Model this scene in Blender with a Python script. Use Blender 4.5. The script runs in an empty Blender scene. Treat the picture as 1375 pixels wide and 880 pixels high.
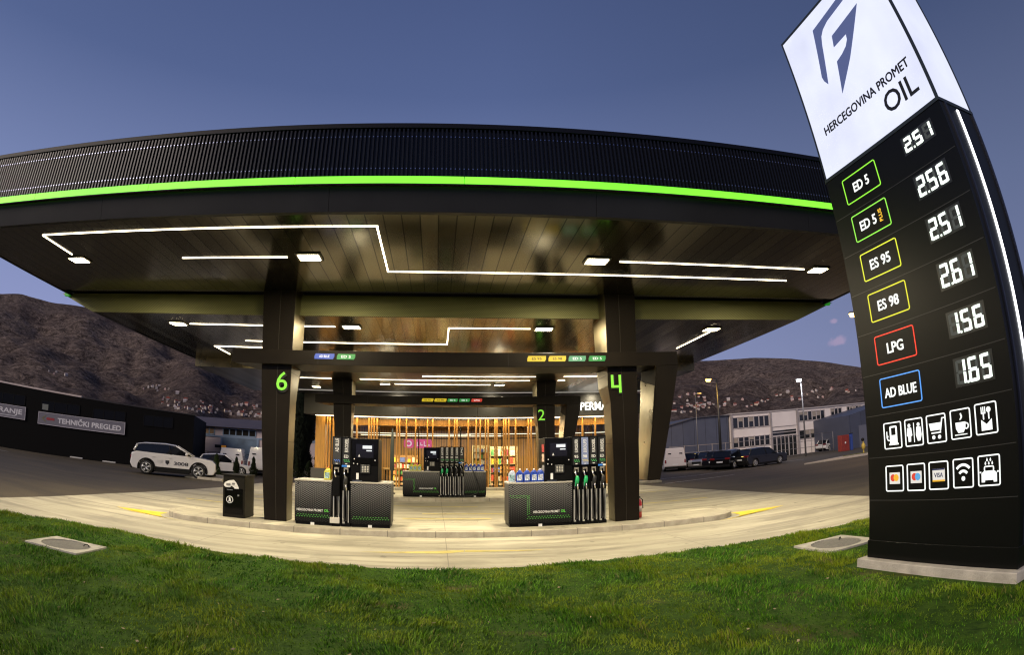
import bpy, bmesh, math, random
import numpy as np
from mathutils import Vector, Matrix, noise
random.seed(7); RNG = np.random.default_rng(7)
S = bpy.context.scene
COL = S.collection
R = math.radians

# ------------------------------------------------------------------ camera (fisheye lens on a shifted crop)
cam = bpy.data.cameras.new("camera")
cam_o = bpy.data.objects.new("camera", cam); COL.objects.link(cam_o); S.camera = cam_o
YAW, PIT, ROL = 0.0318, 0.27172, -0.00327
def rm(a, b, c): return Matrix((a, b, c))
_c, _s = math.cos(ROL), math.sin(ROL); mR = rm((_c, 0, _s), (0, 1, 0), (-_s, 0, _c))
_c, _s = math.cos(PIT), math.sin(PIT); mP = rm((1, 0, 0), (0, _c, -_s), (0, _s, _c))
_c, _s = math.cos(YAW), math.sin(YAW); mY = rm((_c, _s, 0), (-_s, _c, 0), (0, 0, 1))
M3 = mY @ mP @ mR
rot = Matrix((M3.col[0], M3.col[2], -M3.col[1])).transposed()
cam_o.matrix_world = Matrix.Translation((0, 0, 1.75)) @ rot.to_4x4()
cam.type = 'PANO'; cam.panorama_type = 'FISHEYE_LENS_POLYNOMIAL'
cam.sensor_width = 36.0; cam.fisheye_fov = math.pi
FMM = 748.66 * 36 / 1375
cam.fisheye_polynomial_k0 = 0; cam.fisheye_polynomial_k1 = -1 / FMM
cam.fisheye_polynomial_k2 = 0; cam.fisheye_polynomial_k3 = 0; cam.fisheye_polynomial_k4 = 0
cam.shift_x = 77.14 / 1375; cam.shift_y = -30.89 / 880
cam.clip_start = 0.05; cam.clip_end = 20000

# ------------------------------------------------------------------ dusk sky, sun, exposure
SUN_EL, SUN_ROT = R(28), R(226)
W = bpy.data.worlds.new("World"); S.world = W; W.use_nodes = True
wn, wl = W.node_tree.nodes, W.node_tree.links; wn.clear()
wo = wn.new('ShaderNodeOutputWorld'); bg = wn.new('ShaderNodeBackground')
sky = wn.new('ShaderNodeTexSky'); sky.sky_type = 'NISHITA'; sky.sun_disc = False
sky.sun_elevation = SUN_EL; sky.sun_rotation = SUN_ROT; sky.ozone_density = 4.0; sky.air_density = 1.0; sky.dust_density = 0.6
tc = wn.new('ShaderNodeTexCoord'); sx = wn.new('ShaderNodeSeparateXYZ'); wl.new(tc.outputs['Generated'], sx.inputs[0])
rp = wn.new('ShaderNodeValToRGB'); wl.new(sx.outputs['Z'], rp.inputs[0])
e = rp.color_ramp.elements
e[0].position = 0.0; e[0].color = (0.165, 0.155, 0.265, 1)
e[1].position = 1.0; e[1].color = (0.016, 0.026, 0.075, 1)
for p_, c_ in ((0.15, (0.152, 0.168, 0.300, 1)), (0.34, (0.116, 0.143, 0.262, 1)), (0.60, (0.048, 0.068, 0.150, 1))):
    k = e.new(p_); k.color = c_
# the west (left of the station) keeps more of the afterglow than the east
dark = wn.new('ShaderNodeMapRange'); dark.inputs[1].default_value = 0.1; dark.inputs[2].default_value = 0.85
dark.inputs[3].default_value = 1.0; dark.inputs[4].default_value = 0.55; wl.new(sx.outputs['X'], dark.inputs[0])
m1 = wn.new('ShaderNodeMix'); m1.data_type = 'RGBA'; m1.blend_type = 'MULTIPLY'; m1.inputs[0].default_value = 1
wl.new(rp.outputs[0], m1.inputs[6]); wl.new(dark.outputs[0], m1.inputs[7])
ns = wn.new('ShaderNodeVectorMath'); ns.operation = 'SCALE'; ns.inputs['Scale'].default_value = 0.004
wl.new(sky.outputs[0], ns.inputs[0])
ad = wn.new('ShaderNodeVectorMath'); ad.operation = 'ADD'; wl.new(m1.outputs[2], ad.inputs[0]); wl.new(ns.outputs[0], ad.inputs[1])
# three small pink dusk clouds low in the east and a faint unevenness
def dirv(az, el): return (math.sin(R(az)) * math.cos(R(el)), math.cos(R(az)) * math.cos(R(el)), math.sin(R(el)))
cur = ad.outputs[0]
nz = wn.new('ShaderNodeTexNoise'); nz.inputs['Scale'].default_value = 60; nz.inputs['Detail'].default_value = 4
wl.new(tc.outputs['Generated'], nz.inputs['Vector'])
for az, el, rad, sq in ((41.8, 8.7, 0.024, 2.2), (41.6, 10.6, 0.010, 1.5), (44.0, 8.0, 0.008, 1.6)):
    d = wn.new('ShaderNodeVectorMath'); d.operation = 'SUBTRACT'; wl.new(tc.outputs['Generated'], d.inputs[0]); d.inputs[1].default_value = dirv(az, el)
    q = wn.new('ShaderNodeVectorMath'); q.operation = 'MULTIPLY'; wl.new(d.outputs[0], q.inputs[0]); q.inputs[1].default_value = (1, 1, sq)
    ln = wn.new('ShaderNodeVectorMath'); ln.operation = 'LENGTH'; wl.new(q.outputs[0], ln.inputs[0])
    mm = wn.new('ShaderNodeMath'); mm.operation = 'MULTIPLY_ADD'; wl.new(nz.outputs[0], mm.inputs[0]); mm.inputs[1].default_value = 1.3 * rad; wl.new(ln.outputs['Value'], mm.inputs[2])
    mr = wn.new('ShaderNodeMapRange'); mr.interpolation_type = 'SMOOTHSTEP'; wl.new(mm.outputs[0], mr.inputs[0])
    mr.inputs[1].default_value = rad * 1.0; mr.inputs[2].default_value = rad * 1.55; mr.inputs[3].default_value = 0.6; mr.inputs[4].default_value = 0
    mx = wn.new('ShaderNodeMix'); mx.data_type = 'RGBA'; wl.new(mr.outputs[0], mx.inputs[0]); wl.new(cur, mx.inputs[6]); mx.inputs[7].default_value = (0.25, 0.19, 0.28, 1)
    cur = mx.outputs[2]
wl.new(cur, bg.inputs[0]); bg.inputs[1].default_value = 1.08; wl.new(bg.outputs[0], wo.inputs[0])
sun = bpy.data.lights.new("sun", 'SUN'); sun.energy = 1.5; sun.angle = R(30); sun.color = (1.0, 0.84, 0.68)
sun_o = bpy.data.objects.new("sun", sun); COL.objects.link(sun_o)
sun_o.rotation_euler = Vector((math.sin(SUN_ROT) * math.cos(SUN_EL), math.cos(SUN_ROT) * math.cos(SUN_EL), math.sin(SUN_EL))).to_track_quat('Z', 'Y').to_euler()
S.view_settings.view_transform = 'Standard'; S.view_settings.look = 'None'; S.view_settings.gamma = 1
S.view_settings.use_curve_mapping = False; S.view_settings.exposure = 0.7
EK = 0.62   # lit signs and lamps, set against that exposure
S.render.engine = 'CYCLES'
S.cycles.use_denoising = True; S.cycles.max_bounces = 6; S.cycles.diffuse_bounces = 3; S.cycles.glossy_bounces = 4
S.cycles.transparent_max_bounces = 8; S.cycles.sample_clamp_indirect = 6.0; S.cycles.sample_clamp_direct = 0
S.cycles.caustics_reflective = False; S.cycles.caustics_refractive = False; S.cycles.filter_width = 1.2

# ------------------------------------------------------------------ materials
MATS = {}
def pbr(m): return next(n for n in m.node_tree.nodes if n.type == 'BSDF_PRINCIPLED')
def mat(name, c, rough=0.6, metal=0.0, emit=None, es=1.0, coat=0.0, var=0.0, vscale=6.0, bump=0.0, bscale=60.0, spec=0.5):
    if name in MATS: return MATS[name]
    m = bpy.data.materials.new(name); m.use_nodes = True; b = pbr(m); N, L = m.node_tree.nodes, m.node_tree.links
    b.inputs['Base Color'].default_value = (*c, 1); b.inputs['Roughness'].default_value = rough; b.inputs['Metallic'].default_value = metal
    b.inputs['Coat Weight'].default_value = coat; b.inputs['Coat Roughness'].default_value = 0.08; b.inputs['Specular IOR Level'].default_value = spec
    if emit: b.inputs['Emission Color'].default_value = (*emit, 1); b.inputs['Emission Strength'].default_value = es * EK
    if var or bump:
        t = N.new('ShaderNodeTexCoord')
    if var:
        n = N.new('ShaderNodeTexNoise'); n.inputs['Scale'].default_value = vscale; n.inputs['Detail'].default_value = 6; L.new(t.outputs['Object'], n.inputs['Vector'])
        r = N.new('ShaderNodeMapRange'); L.new(n.outputs[0], r.inputs[0]); r.inputs[1].default_value = 0.3; r.inputs[2].default_value = 0.7
        r.inputs[3].default_value = 1 - var; r.inputs[4].default_value = 1 + var
        x = N.new('ShaderNodeMix'); x.data_type = 'RGBA'; x.blend_type = 'MULTIPLY'; x.inputs[0].default_value = 1
        x.inputs[6].default_value = (*c, 1); L.new(r.outputs[0], x.inputs[7]); L.new(x.outputs[2], b.inputs['Base Color'])
        r2 = N.new('ShaderNodeMapRange'); L.new(n.outputs[0], r2.inputs[0]); r2.inputs[3].default_value = max(0.05, rough - 0.12); r2.inputs[4].default_value = min(1, rough + 0.12)
        L.new(r2.outputs[0], b.inputs['Roughness'])
    if bump:
        n2 = N.new('ShaderNodeTexNoise'); n2.inputs['Scale'].default_value = bscale; n2.inputs['Detail'].default_value = 5; L.new(t.outputs['Object'], n2.inputs['Vector'])
        bp = N.new('ShaderNodeBump'); bp.inputs['Strength'].default_value = bump; bp.inputs['Distance'].default_value = 0.02
        L.new(n2.outputs[0], bp.inputs['Height']); L.new(bp.outputs[0], b.inputs['Normal'])
    MATS[name] = m; return m
def glow(name, c, s):
    return mat(name, tuple(x * 0.25 for x in c), 0.5, emit=c, es=s)

class G:  # small node-graph helper
    def __init__(self, m): self.m = m; self.N = m.node_tree.nodes; self.L = m.node_tree.links; self.b = pbr(m)
    def new(self, t, **kw):
        n = self.N.new(t)
        for k, v in kw.items(): setattr(n, k, v)
        return n
    def put(self, s, v):
        if isinstance(v, bpy.types.NodeSocket): self.L.new(v, s)
        elif v is not None: s.default_value = v
    def math(self, op, a, b=None, c=None):
        n = self.new('ShaderNodeMath', operation=op)
        for i, v in enumerate((a, b, c)):
            if v is not None: self.put(n.inputs[i], v)
        return n.outputs[0]
    def mixc(self, f, a, b, mode='MIX'):
        n = self.new('ShaderNodeMix', data_type='RGBA', blend_type=mode); self.put(n.inputs[0], f)
        self.put(n.inputs[6], (*a, 1) if isinstance(a, tuple) and len(a) == 3 else a); self.put(n.inputs[7], (*b, 1) if isinstance(b, tuple) and len(b) == 3 else b)
        return n.outputs[2]
    def rng(self, v, a, b, c, d, smooth=False):
        n = self.new('ShaderNodeMapRange')
        if smooth: n.interpolation_type = 'SMOOTHSTEP'
        self.put(n.inputs[0], v)
        for i, x in enumerate((a, b, c, d)): n.inputs[i + 1].default_value = x
        return n.outputs[0]
    def noise(self, vec, scale, detail=5, rough=0.55, dist=0.0):
        n = self.new('ShaderNodeTexNoise'); self.L.new(vec, n.inputs['Vector']); n.inputs['Scale'].default_value = scale
        n.inputs['Detail'].default_value = detail; n.inputs['Roughness'].default_value = rough; n.inputs['Distortion'].default_value = dist
        return n.outputs[0]
    def obj(self, scale=(1, 1, 1)):
        t = self.new('ShaderNodeTexCoord'); mp = self.new('ShaderNodeMapping'); self.L.new(t.outputs['Object'], mp.inputs[0]); mp.inputs['Scale'].default_value = scale
        return mp.outputs[0]
    def sep(self, v):
        n = self.new('ShaderNodeSeparateXYZ'); self.L.new(v, n.inputs[0]); return n.outputs
    def bump(self, h, strength, dist):
        n = self.new('ShaderNodeBump'); n.inputs['Strength'].default_value = strength; n.inputs['Distance'].default_value = dist; self.L.new(h, n.inputs['Height'])
        self.L.new(n.outputs[0], self.b.inputs['Normal'])

def concrete_mat():
    m = mat('broomed_concrete', (0.42, 0.39, 0.31), 0.75); g = G(m); v = g.obj()
    big = g.noise(v, 0.35, 4); st = g.noise(g.obj((0.22, 1.9, 1)), 1.2, 8, 0.68, 0.9); fine = g.noise(g.obj((2, 30, 1)), 3.0, 4, 0.7)
    c = g.mixc(g.rng(st, 0.40, 0.60, 0, 1), (0.215, 0.195, 0.145), (0.46, 0.43, 0.325))
    c = g.mixc(g.rng(big, 0.35, 0.65, 0, 0.5), c, (0.225, 0.205, 0.15))
    c = g.mixc(g.rng(fine, 0.3, 0.7, 0.0, 0.35), c, (0.42, 0.39, 0.295))
    # oil drips and tyre smears with a shape of their own
    spots = g.noise(v, 2.6, 3, 0.5)
    c = g.mixc(g.rng(spots, 0.66, 0.73, 0, 0.7, True), c, (0.10, 0.09, 0.07))
    # tyre tracks along the lanes, broken by wear, and dark patches
    xs = g.sep(v); tr = None; wob = g.math('MULTIPLY', g.math('SINE', g.math('MULTIPLY', xs[0], 0.45)), 0.16)
    for y_ in (9.45, 11.05, 15.0, 16.6, 18.4, 20.0, 24.2, 25.8):
        q = g.rng(g.math('ABSOLUTE', g.math('SUBTRACT', g.math('SUBTRACT', xs[1], y_), wob)), 0.07, 0.24, 1, 0, True); tr = q if tr is None else g.math('MAXIMUM', tr, q)
    brk = g.rng(g.noise(g.obj((.5, 2.5, 1)), 1.4, 6, .65), .40, .62, 0, .62)
    c = g.mixc(g.math('MULTIPLY', tr, brk), c, (0.13, 0.118, 0.09))
    blot = g.noise(v, 0.9, 6, 0.62, .4); c = g.mixc(g.rng(blot, 0.55, 0.66, 0, 0.5), c, (0.20, 0.185, 0.14))
    # saw-cut joints every 4.4 m
    jx = g.math('ABSOLUTE', g.math('SUBTRACT', g.math('FRACT', g.math('DIVIDE', g.math('ADD', xs[0], 30.6), 4.4)), 0.5))
    jy = g.math('ABSOLUTE', g.math('SUBTRACT', g.math('FRACT', g.math('DIVIDE', g.math('ADD', xs[1], 1.3), 4.4)), 0.5))
    j = g.math('MAXIMUM', g.rng(jx, 0.4975, 0.4990, 0, 1), g.rng(jy, 0.4975, 0.4990, 0, 1))
    c = g.mixc(g.math('MULTIPLY', j, 0.7), c, (0.12, 0.11, 0.09))
    g.L.new(c, g.b.inputs['Base Color']); g.L.new(g.rng(st, 0.3, 0.7, 0.55, 0.8), g.b.inputs['Roughness'])
    g.bump(fine, 0.25, 0.01); return m
def asphalt_mat():
    m = mat('worn_asphalt', (0.05, 0.05, 0.05), 0.8); g = G(m); v = g.obj()
    big = g.noise(v, 0.12, 5); st = g.noise(g.obj((0.2, 0.7, 1)), 0.8, 6, 0.6, 0.8); gr = g.noise(v, 45, 3, 0.7)
    c = g.mixc(g.rng(st, 0.35, 0.65, 0, 1), (0.030, 0.023, 0.012), (0.076, 0.058, 0.031))
    c = g.mixc(g.rng(big, 0.4, 0.7, 0, 0.6), c, (0.034, 0.027, 0.016))
    c = g.mixc(g.rng(gr, 0.3, 0.7, 0, 0.4), c, (0.095, 0.075, 0.045))
    g.L.new(c, g.b.inputs['Base Color']); g.bump(gr, 0.4, 0.01); return m
def kerb_mat():
    m = mat('kerb_concrete', (0.34, 0.31, 0.25), 0.85); g = G(m); v = g.obj()
    n = g.noise(v, 4, 6); f = g.noise(v, 60, 4)
    c = g.mixc(g.rng(n, 0.3, 0.7, 0, 1), (0.27, 0.245, 0.185), (0.42, 0.385, 0.30)); c = g.mixc(g.rng(f, 0.55, 0.75, 0, 0.5), c, (0.16, 0.15, 0.12))
    xs = g.sep(v); jx = g.math('ABSOLUTE', g.math('SUBTRACT', g.math('FRACT', xs[0]), 0.5))
    c = g.mixc(g.rng(jx, 0.488, 0.494, 0, 0.8), c, (0.11, 0.10, 0.08))
    g.L.new(c, g.b.inputs['Base Color']); g.bump(f, 0.3, 0.008); return m
def seam_mat(name, base, axis, pitch, rough=0.33, metal=0.75, off=0.0, w=0.022):
    """painted metal boards with real gaps between them"""
    m = mat(name, base, rough, metal); g = G(m); v = g.obj(); xs = g.sep(v)
    f = g.math('ABSOLUTE', g.math('SUBTRACT', g.math('FRACT', g.math('DIVIDE', g.math('ADD', xs[axis], 100 + off), pitch)), 0.5))
    gap = g.rng(f, 0.5 - w * 0.6 / pitch, 0.5 - w * 0.35 / pitch, 0, 1)
    cell = g.math('FLOOR', g.math('DIVIDE', g.math('ADD', xs[axis], 100 + off), pitch))
    wn_ = g.new('ShaderNodeTexWhiteNoise', noise_dimensions='1D'); g.L.new(cell, wn_.inputs['W'])
    n = g.noise(g.obj((0.7, 0.7, 0.7)), 1.5, 4)
    vv = g.math('MULTIPLY', g.rng(wn_.outputs[0], 0, 1, 0.93, 1.07), g.rng(n, 0.3, 0.7, 0.93, 1.07))
    c = g.mixc(1.0, base, vv, 'MULTIPLY'); c = g.mixc(gap, c, (0.004, 0.004, 0.004))
    g.L.new(c, g.b.inputs['Base Color']); g.L.new(g.rng(wn_.outputs[0], 0, 1, rough - 0.03, rough + 0.05), g.b.inputs['Roughness'])
    return m
def perf_mat(name, base, hole, pitch, ax=(0, 2), rough=0.5, metal=0.4):
    """perforated sheet: staggered round holes"""
    m = mat(name, base, rough, metal); g = G(m); xs = g.sep(g.obj())
    a = g.math('DIVIDE', g.math('ADD', xs[ax[0]], 100), pitch); b = g.math('DIVIDE', g.math('ADD', xs[ax[1]], 100), pitch * 0.6)
    row = g.math('MULTIPLY', g.math('MODULO', g.math('FLOOR', b), 2), 0.5)
    fa = g.math('SUBTRACT', g.math('FRACT', g.math('ADD', a, row)), 0.5); fb = g.math('MULTIPLY', g.math('SUBTRACT', g.math('FRACT', b), 0.5), 0.6)
    d = g.math('SQRT', g.math('ADD', g.math('MULTIPLY', fa, fa), g.math('MULTIPLY', fb, fb)))
    c = g.mixc(g.rng(d, 0.16, 0.24, 1, 0), base, hole); g.L.new(c, g.b.inputs['Base Color']); return m
def mesh_mat(name):
    """expanded-metal print on the dispenser cabinets: light diamonds on black, thinning out downwards"""
    m = mat(name, (0.02, 0.02, 0.02), 0.35, 0.0); g = G(m); xs = g.sep(g.obj())
    a = g.math('DIVIDE', g.math('ADD', g.math('ADD', xs[0], xs[1]), 50), 0.080); b = g.math('DIVIDE', xs[2], 0.046)
    fu = g.math('ABSOLUTE', g.math('SUBTRACT', g.math('FRACT', g.math('ADD', a, b)), 0.5)); fv = g.math('ABSOLUTE', g.math('SUBTRACT', g.math('FRACT', g.math('SUBTRACT', a, b)), 0.5))
    d = g.math('MAXIMUM', fu, fv)
    size = g.rng(xs[2], 0.15, 1.1, 0.27, 0.41)
    f = g.math('GREATER_THAN', size, d)
    tone = g.rng(xs[2], 0.15, 1.1, 0.025, 0.20)
    cc = g.new('ShaderNodeCombineColor'); [g.L.new(tone, cc.inputs[i]) for i in range(3)]
    g.b.inputs['Specular IOR Level'].default_value = 0.1; c = g.mixc(f, (0.004, 0.004, 0.004), cc.outputs[0]); g.L.new(c, g.b.inputs['Base Color']); return m
def hill_mat():
    m = mat('rocky_hillside', (0.1, 0.08, 0.07), 0.95, spec=0.1); g = G(m); v = g.obj()
    a = g.noise(v, 0.0016, 6, 0.6); b = g.noise(v, 0.030, 8, 0.78, 0.8); c_ = g.noise(g.obj((1, 1, 2.0)), 0.085, 7, 0.85)
    vo = g.new('ShaderNodeTexVoronoi'); g.L.new(v, vo.inputs['Vector']); vo.inputs['Scale'].default_value = 0.045
    col = g.mixc(g.rng(b, 0.38, 0.62, 0, 1), (0.030, 0.020, 0.016), (0.29, 0.222, 0.185))
    col = g.mixc(g.rng(c_, 0.50, 0.60, 0, 0.92), col, (0.022, 0.017, 0.016))
    col = g.mixc(g.rng(c_, 0.42, 0.34, 0, 0.8), col, (0.55, 0.43, 0.35))
    col = g.mixc(g.rng(a, 0.46, 0.60, 0, 0.55), col, (0.045, 0.032, 0.033))
    col = g.mixc(g.rng(vo.outputs['Distance'], 0.10, 0.35, 0.55, 0), col, (0.02, 0.016, 0.014))
    g.L.new(col, g.b.inputs['Base Color']); g.bump(b, 0.9, 22); return m
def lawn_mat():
    m = mat('shaded_lawn_soil', (0.03, 0.05, 0.01), 0.95, spec=0.1); g = G(m); v = g.obj()
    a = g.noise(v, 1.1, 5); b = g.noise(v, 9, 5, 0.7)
    c = g.mixc(g.rng(b, 0.35, 0.65, 0, 1), (0.016, 0.040, 0.004), (0.045, 0.090, 0.008)); c = g.mixc(g.rng(a, 0.60, 0.70, 0, 0.8), c, (0.085, 0.065, 0.030))  # dark green stands in for shade between blades; brown patches are bare soil
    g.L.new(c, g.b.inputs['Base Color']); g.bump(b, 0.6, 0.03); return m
def grass_mat():
    m = mat('grass_blades', (0.05, 0.10, 0.015), 0.65, spec=0.25); g = G(m); v = g.obj()
    at = g.new('ShaderNodeAttribute'); at.attribute_name = 'tint'; t = at.outputs['Fac']
    a = g.noise(v, 0.7, 4); b = g.noise(v, 3.0, 4)
    c = g.mixc(t, (0.005, 0.052, 0.001), (0.135, 0.32, 0.006)); c = g.mixc(g.rng(a, 0.44, 0.60, 0, 0.75), c, (0.25, 0.30, 0.010))
    c = g.mixc(g.rng(b, 0.52, 0.64, 0, 0.7), c, (0.008, 0.060, 0.002)); c = g.mixc(g.rng(t, 0.93, 0.97, 0, 0.8), c, (0.22, 0.17, 0.06))
    g.L.new(c, g.b.inputs['Base Color']); return m
def leaf_mat(name, c1, c2):
    m = mat(name, c1, 0.7, spec=0.2); g = G(m); n = g.noise(g.obj(), 7, 4)
    g.L.new(g.mixc(g.rng(n, 0.35, 0.65, 0, 1), c1, c2), g.b.inputs['Base Color']); return m
def wood_mat(name, base):
    m = mat(name, base, 0.5); g = G(m); n = g.noise(g.obj((14, 14, 0.9)), 1.6, 6, 0.6, 0.8)
    d = tuple(x * 0.62 for x in base); g.L.new(g.mixc(g.rng(n, 0.35, 0.65, 0, 1), d, base), g.b.inputs['Base Color']); return m
def clear_glass(name, tint=(0.9, 0.95, 0.93), k=0.12):
    m = bpy.data.materials.new(name); m.use_nodes = True; N, L = m.node_tree.nodes, m.node_tree.links; N.clear()
    o = N.new('ShaderNodeOutputMaterial'); t = N.new('ShaderNodeBsdfTransparent'); t.inputs[0].default_value = (*tint, 1)
    gl = N.new('ShaderNodeBsdfGlossy'); gl.inputs['Roughness'].default_value = 0.02
    f = N.new('ShaderNodeFresnel'); f.inputs[0].default_value = 1.45; x = N.new('ShaderNodeMixShader')
    mu = N.new('ShaderNodeMath'); mu.operation = 'MULTIPLY'; L.new(f.outputs[0], mu.inputs[0]); mu.inputs[1].default_value = 1 - k
    L.new(mu.outputs[0], x.inputs[0]); L.new(t.outputs[0], x.inputs[1]); L.new(gl.outputs[0], x.inputs[2]); L.new(x.outputs[0], o.inputs[0])
    MATS[name] = m; return m

# ------------------------------------------------------------------ object helpers
ABS = {}          # roots whose parts are written in world coordinates
def thing(name, label, cat, loc=(0, 0, 0), rz=0.0, group=None, world=True):
    o = bpy.data.objects.new(name, None); COL.objects.link(o); o.empty_display_size = 0.2
    o.location = loc; o.rotation_euler = (0, 0, rz); tag(o, label, cat, group)
    if world: ABS[o.name] = Vector(loc)
    return o
def tag(o, label=None, cat=None, group=None, kind=None):
    if label: o['label'] = label
    if cat: o['category'] = cat
    if group: o['group'] = group
    if kind: o['kind'] = kind
    return o
def root_of(o):
    while o.parent: o = o.parent
    return o
def dup(o, parent=None):
    c = o.copy(); COL.objects.link(c); c.parent = parent
    if o.name in ABS: ABS[c.name] = ABS[o.name].copy()
    for ch in list(o.children): dup(ch, c)
    return c
class MB:
    def __init__(self): self.v = []; self.f = []; self.sm = []
    def add(self, vs, fs, smooth=False):
        n = len(self.v); self.v += [tuple(x) for x in vs]
        for f in fs: self.f.append(tuple(i + n for i in f)); self.sm.append(smooth)
        return self
    def box(self, x0, x1, y0, y1, z0, z1):
        return self.add([(x0, y0, z0), (x1, y0, z0), (x1, y1, z0), (x0, y1, z0), (x0, y0, z1), (x1, y0, z1), (x1, y1, z1), (x0, y1, z1)],
                        [(0, 3, 2, 1), (4, 5, 6, 7), (0, 1, 5, 4), (1, 2, 6, 5), (2, 3, 7, 6), (3, 0, 4, 7)])
    def hexa(self, b, t):   # bottom quad, top quad (both counter-clockwise from above)
        return self.add(list(b) + list(t), [(0, 3, 2, 1), (4, 5, 6, 7), (0, 1, 5, 4), (1, 2, 6, 5), (2, 3, 7, 6), (3, 0, 4, 7)])
    def prism(self, poly, a, b, fn):  # fn(u, v, w) -> xyz ; poly in (u, v), extruded from w=a to w=b
        n = len(poly); vs = [fn(u, v, a) for u, v in poly] + [fn(u, v, b) for u, v in poly]
        return self.add(vs, [tuple(range(n))[::-1], tuple(range(n, 2 * n))] + [(i, (i + 1) % n, n + (i + 1) % n, n + i) for i in range(n)])
    def xz(self, poly, y0, y1): return self.prism(poly, y1, y0, lambda u, v, w: (u, w, v))
    def xy(self, poly, z0, z1): return self.prism(poly, z0, z1, lambda u, v, w: (u, v, w))
    def yz(self, poly, x0, x1): return self.prism(poly, x0, x1, lambda u, v, w: (w, u, v))
    def tube(self, pts, r, n=8, r2=None, smooth=True):
        pts = [Vector(p) for p in pts]; m = len(pts); base = len(self.v)
        rs = [r + ((r2 - r) * i / (m - 1) if r2 is not None else 0) for i in range(m)]
        for i, p in enumerate(pts):
            d = (pts[min(i + 1, m - 1)] - pts[max(i - 1, 0)]).normalized(); up = Vector((0, 0, 1)) if abs(d.z) < 0.9 else Vector((0, 1, 0))
            a = d.cross(up).normalized(); b = a.cross(d)
            for k in range(n):
                t = 2 * math.pi * k / n; self.v.append(tuple(p + (a * math.cos(t) + b * math.sin(t)) * rs[i]))
        for i in range(m - 1):
            for k in range(n):
                self.f.append((base + i * n + k, base + i * n + (k + 1) % n, base + (i + 1) * n + (k + 1) % n, base + (i + 1) * n + k)); self.sm.append(smooth)
        self.f.append(tuple(base + k for k in range(n))[::-1]); self.sm.append(False)
        self.f.append(tuple(base + (m - 1) * n + k for k in range(n))); self.sm.append(False)
        return self
    def lathe(self, prof, c=(0, 0, 0), n=16, axis='z', smooth=True):
        base = len(self.v); m = len(prof)
        for r, h in prof:
            for k in range(n):
                t = 2 * math.pi * k / n; a, b = r * math.cos(t), r * math.sin(t)
                p = (a, b, h) if axis == 'z' else ((a, h, b) if axis == 'y' else (h, a, b)); self.v.append((p[0] + c[0], p[1] + c[1], p[2] + c[2]))
        for i in range(m - 1):
            for k in range(n):
                self.f.append((base + i * n + k, base + i * n + (k + 1) % n, base + (i + 1) * n + (k + 1) % n, base + (i + 1) * n + k)); self.sm.append(smooth)
        self.f.append(tuple(base + k for k in range(n))[::-1]); self.sm.append(False)
        self.f.append(tuple(base + (m - 1) * n + k for k in range(n))); self.sm.append(False)
        return self
    def pieces(self, tol=0.004):
        # loose pieces of the mesh, those that touch or nearly touch taken together
        n = len(self.v); par = list(range(n))
        def find(i):
            while par[i] != i: par[i] = par[par[i]]; i = par[i]
            return i
        for f in self.f:
            a = find(f[0])
            for j in f[1:]:
                b_ = find(j)
                if b_ != a: par[b_] = a
        comp = {}
        for i in range(n): comp.setdefault(find(i), []).append(i)
        keys = list(comp)
        if len(keys) < 2 or len(keys) > 60: return None
        A = np.array(self.v); lo = [A[comp[k]].min(0) for k in keys]; hi = [A[comp[k]].max(0) for k in keys]; cl = list(range(len(keys)))
        for i in range(len(keys)):
            for j in range(i):
                if np.all(lo[i] - tol <= hi[j]) and np.all(lo[j] - tol <= hi[i]):
                    a, b_ = cl[i], cl[j]; cl = [a if c == b_ else c for c in cl]
        if len(set(cl)) < 2: return None
        out = []
        for c in dict.fromkeys(cl):
            ids = {i for k, q in zip(keys, cl) if q == c for i in comp[k]}; order = sorted(ids); mp = {i: k for k, i in enumerate(order)}
            s_ = MB(); s_.v = [self.v[i] for i in order]
            for f, sm in zip(self.f, self.sm):
                if f[0] in ids: s_.f.append(tuple(mp[i] for i in f)); s_.sm.append(sm)
            out.append(s_)
        return out
    def build(self, name, m, parent=None, bev=0.0, seg=2, local=False):
        if parent is not None and name == 'lettering' and self.v:
            A = np.array(self.v); d_ = np.sort(np.ptp(A, axis=0)); ps = self.pieces(max(.004, 0.26 * d_[1]))
            if ps: return [q.build_one(name, m, parent, bev, seg, local) for q in ps][0]
        elif parent is not None and name.split('_')[-1] not in ('lettering', 'print', 'products', 'foliage', 'rivet', 'keypad', 'slat', 'grille', 'rim', 'line') and len(self.v) < 6000:
            ps = self.pieces()
            if ps: return [q.build_one(name, m, parent, bev, seg, local) for q in ps][0]
        return self.build_one(name, m, parent, bev, seg, local)
    def build_one(self, name, m, parent=None, bev=0.0, seg=2, local=False):
        off = Vector((0, 0, 0))
        if parent is not None and not local:
            off = ABS.get(root_of(parent).name, Vector((0, 0, 0)))
        me = bpy.data.meshes.new(name); me.from_pydata([(x - off.x, y - off.y, z - off.z) for x, y, z in self.v], [], self.f)
        for p, s in zip(me.polygons, self.sm): p.use_smooth = s
        bm = bmesh.new(); bm.from_mesh(me); bmesh.ops.recalc_face_normals(bm, faces=bm.faces); bm.to_mesh(me); bm.free()
        me.materials.append(m); o = bpy.data.objects.new(name, me); COL.objects.link(o)
        if parent is not None: o.parent = parent
        if bev:
            b = o.modifiers.new('bevel', 'BEVEL'); b.width = bev; b.segments = seg; b.limit_method = 'ANGLE'; b.angle_limit = R(35)
            w = o.modifiers.new('wn', 'WEIGHTED_NORMAL'); w.keep_sharp = True
            for p in me.polygons: p.use_smooth = True
        return o
def struct(mb, name, m, bev=0.0): return tag(mb.build(name, m, None, bev), kind='structure')
_TX = {}
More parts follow.
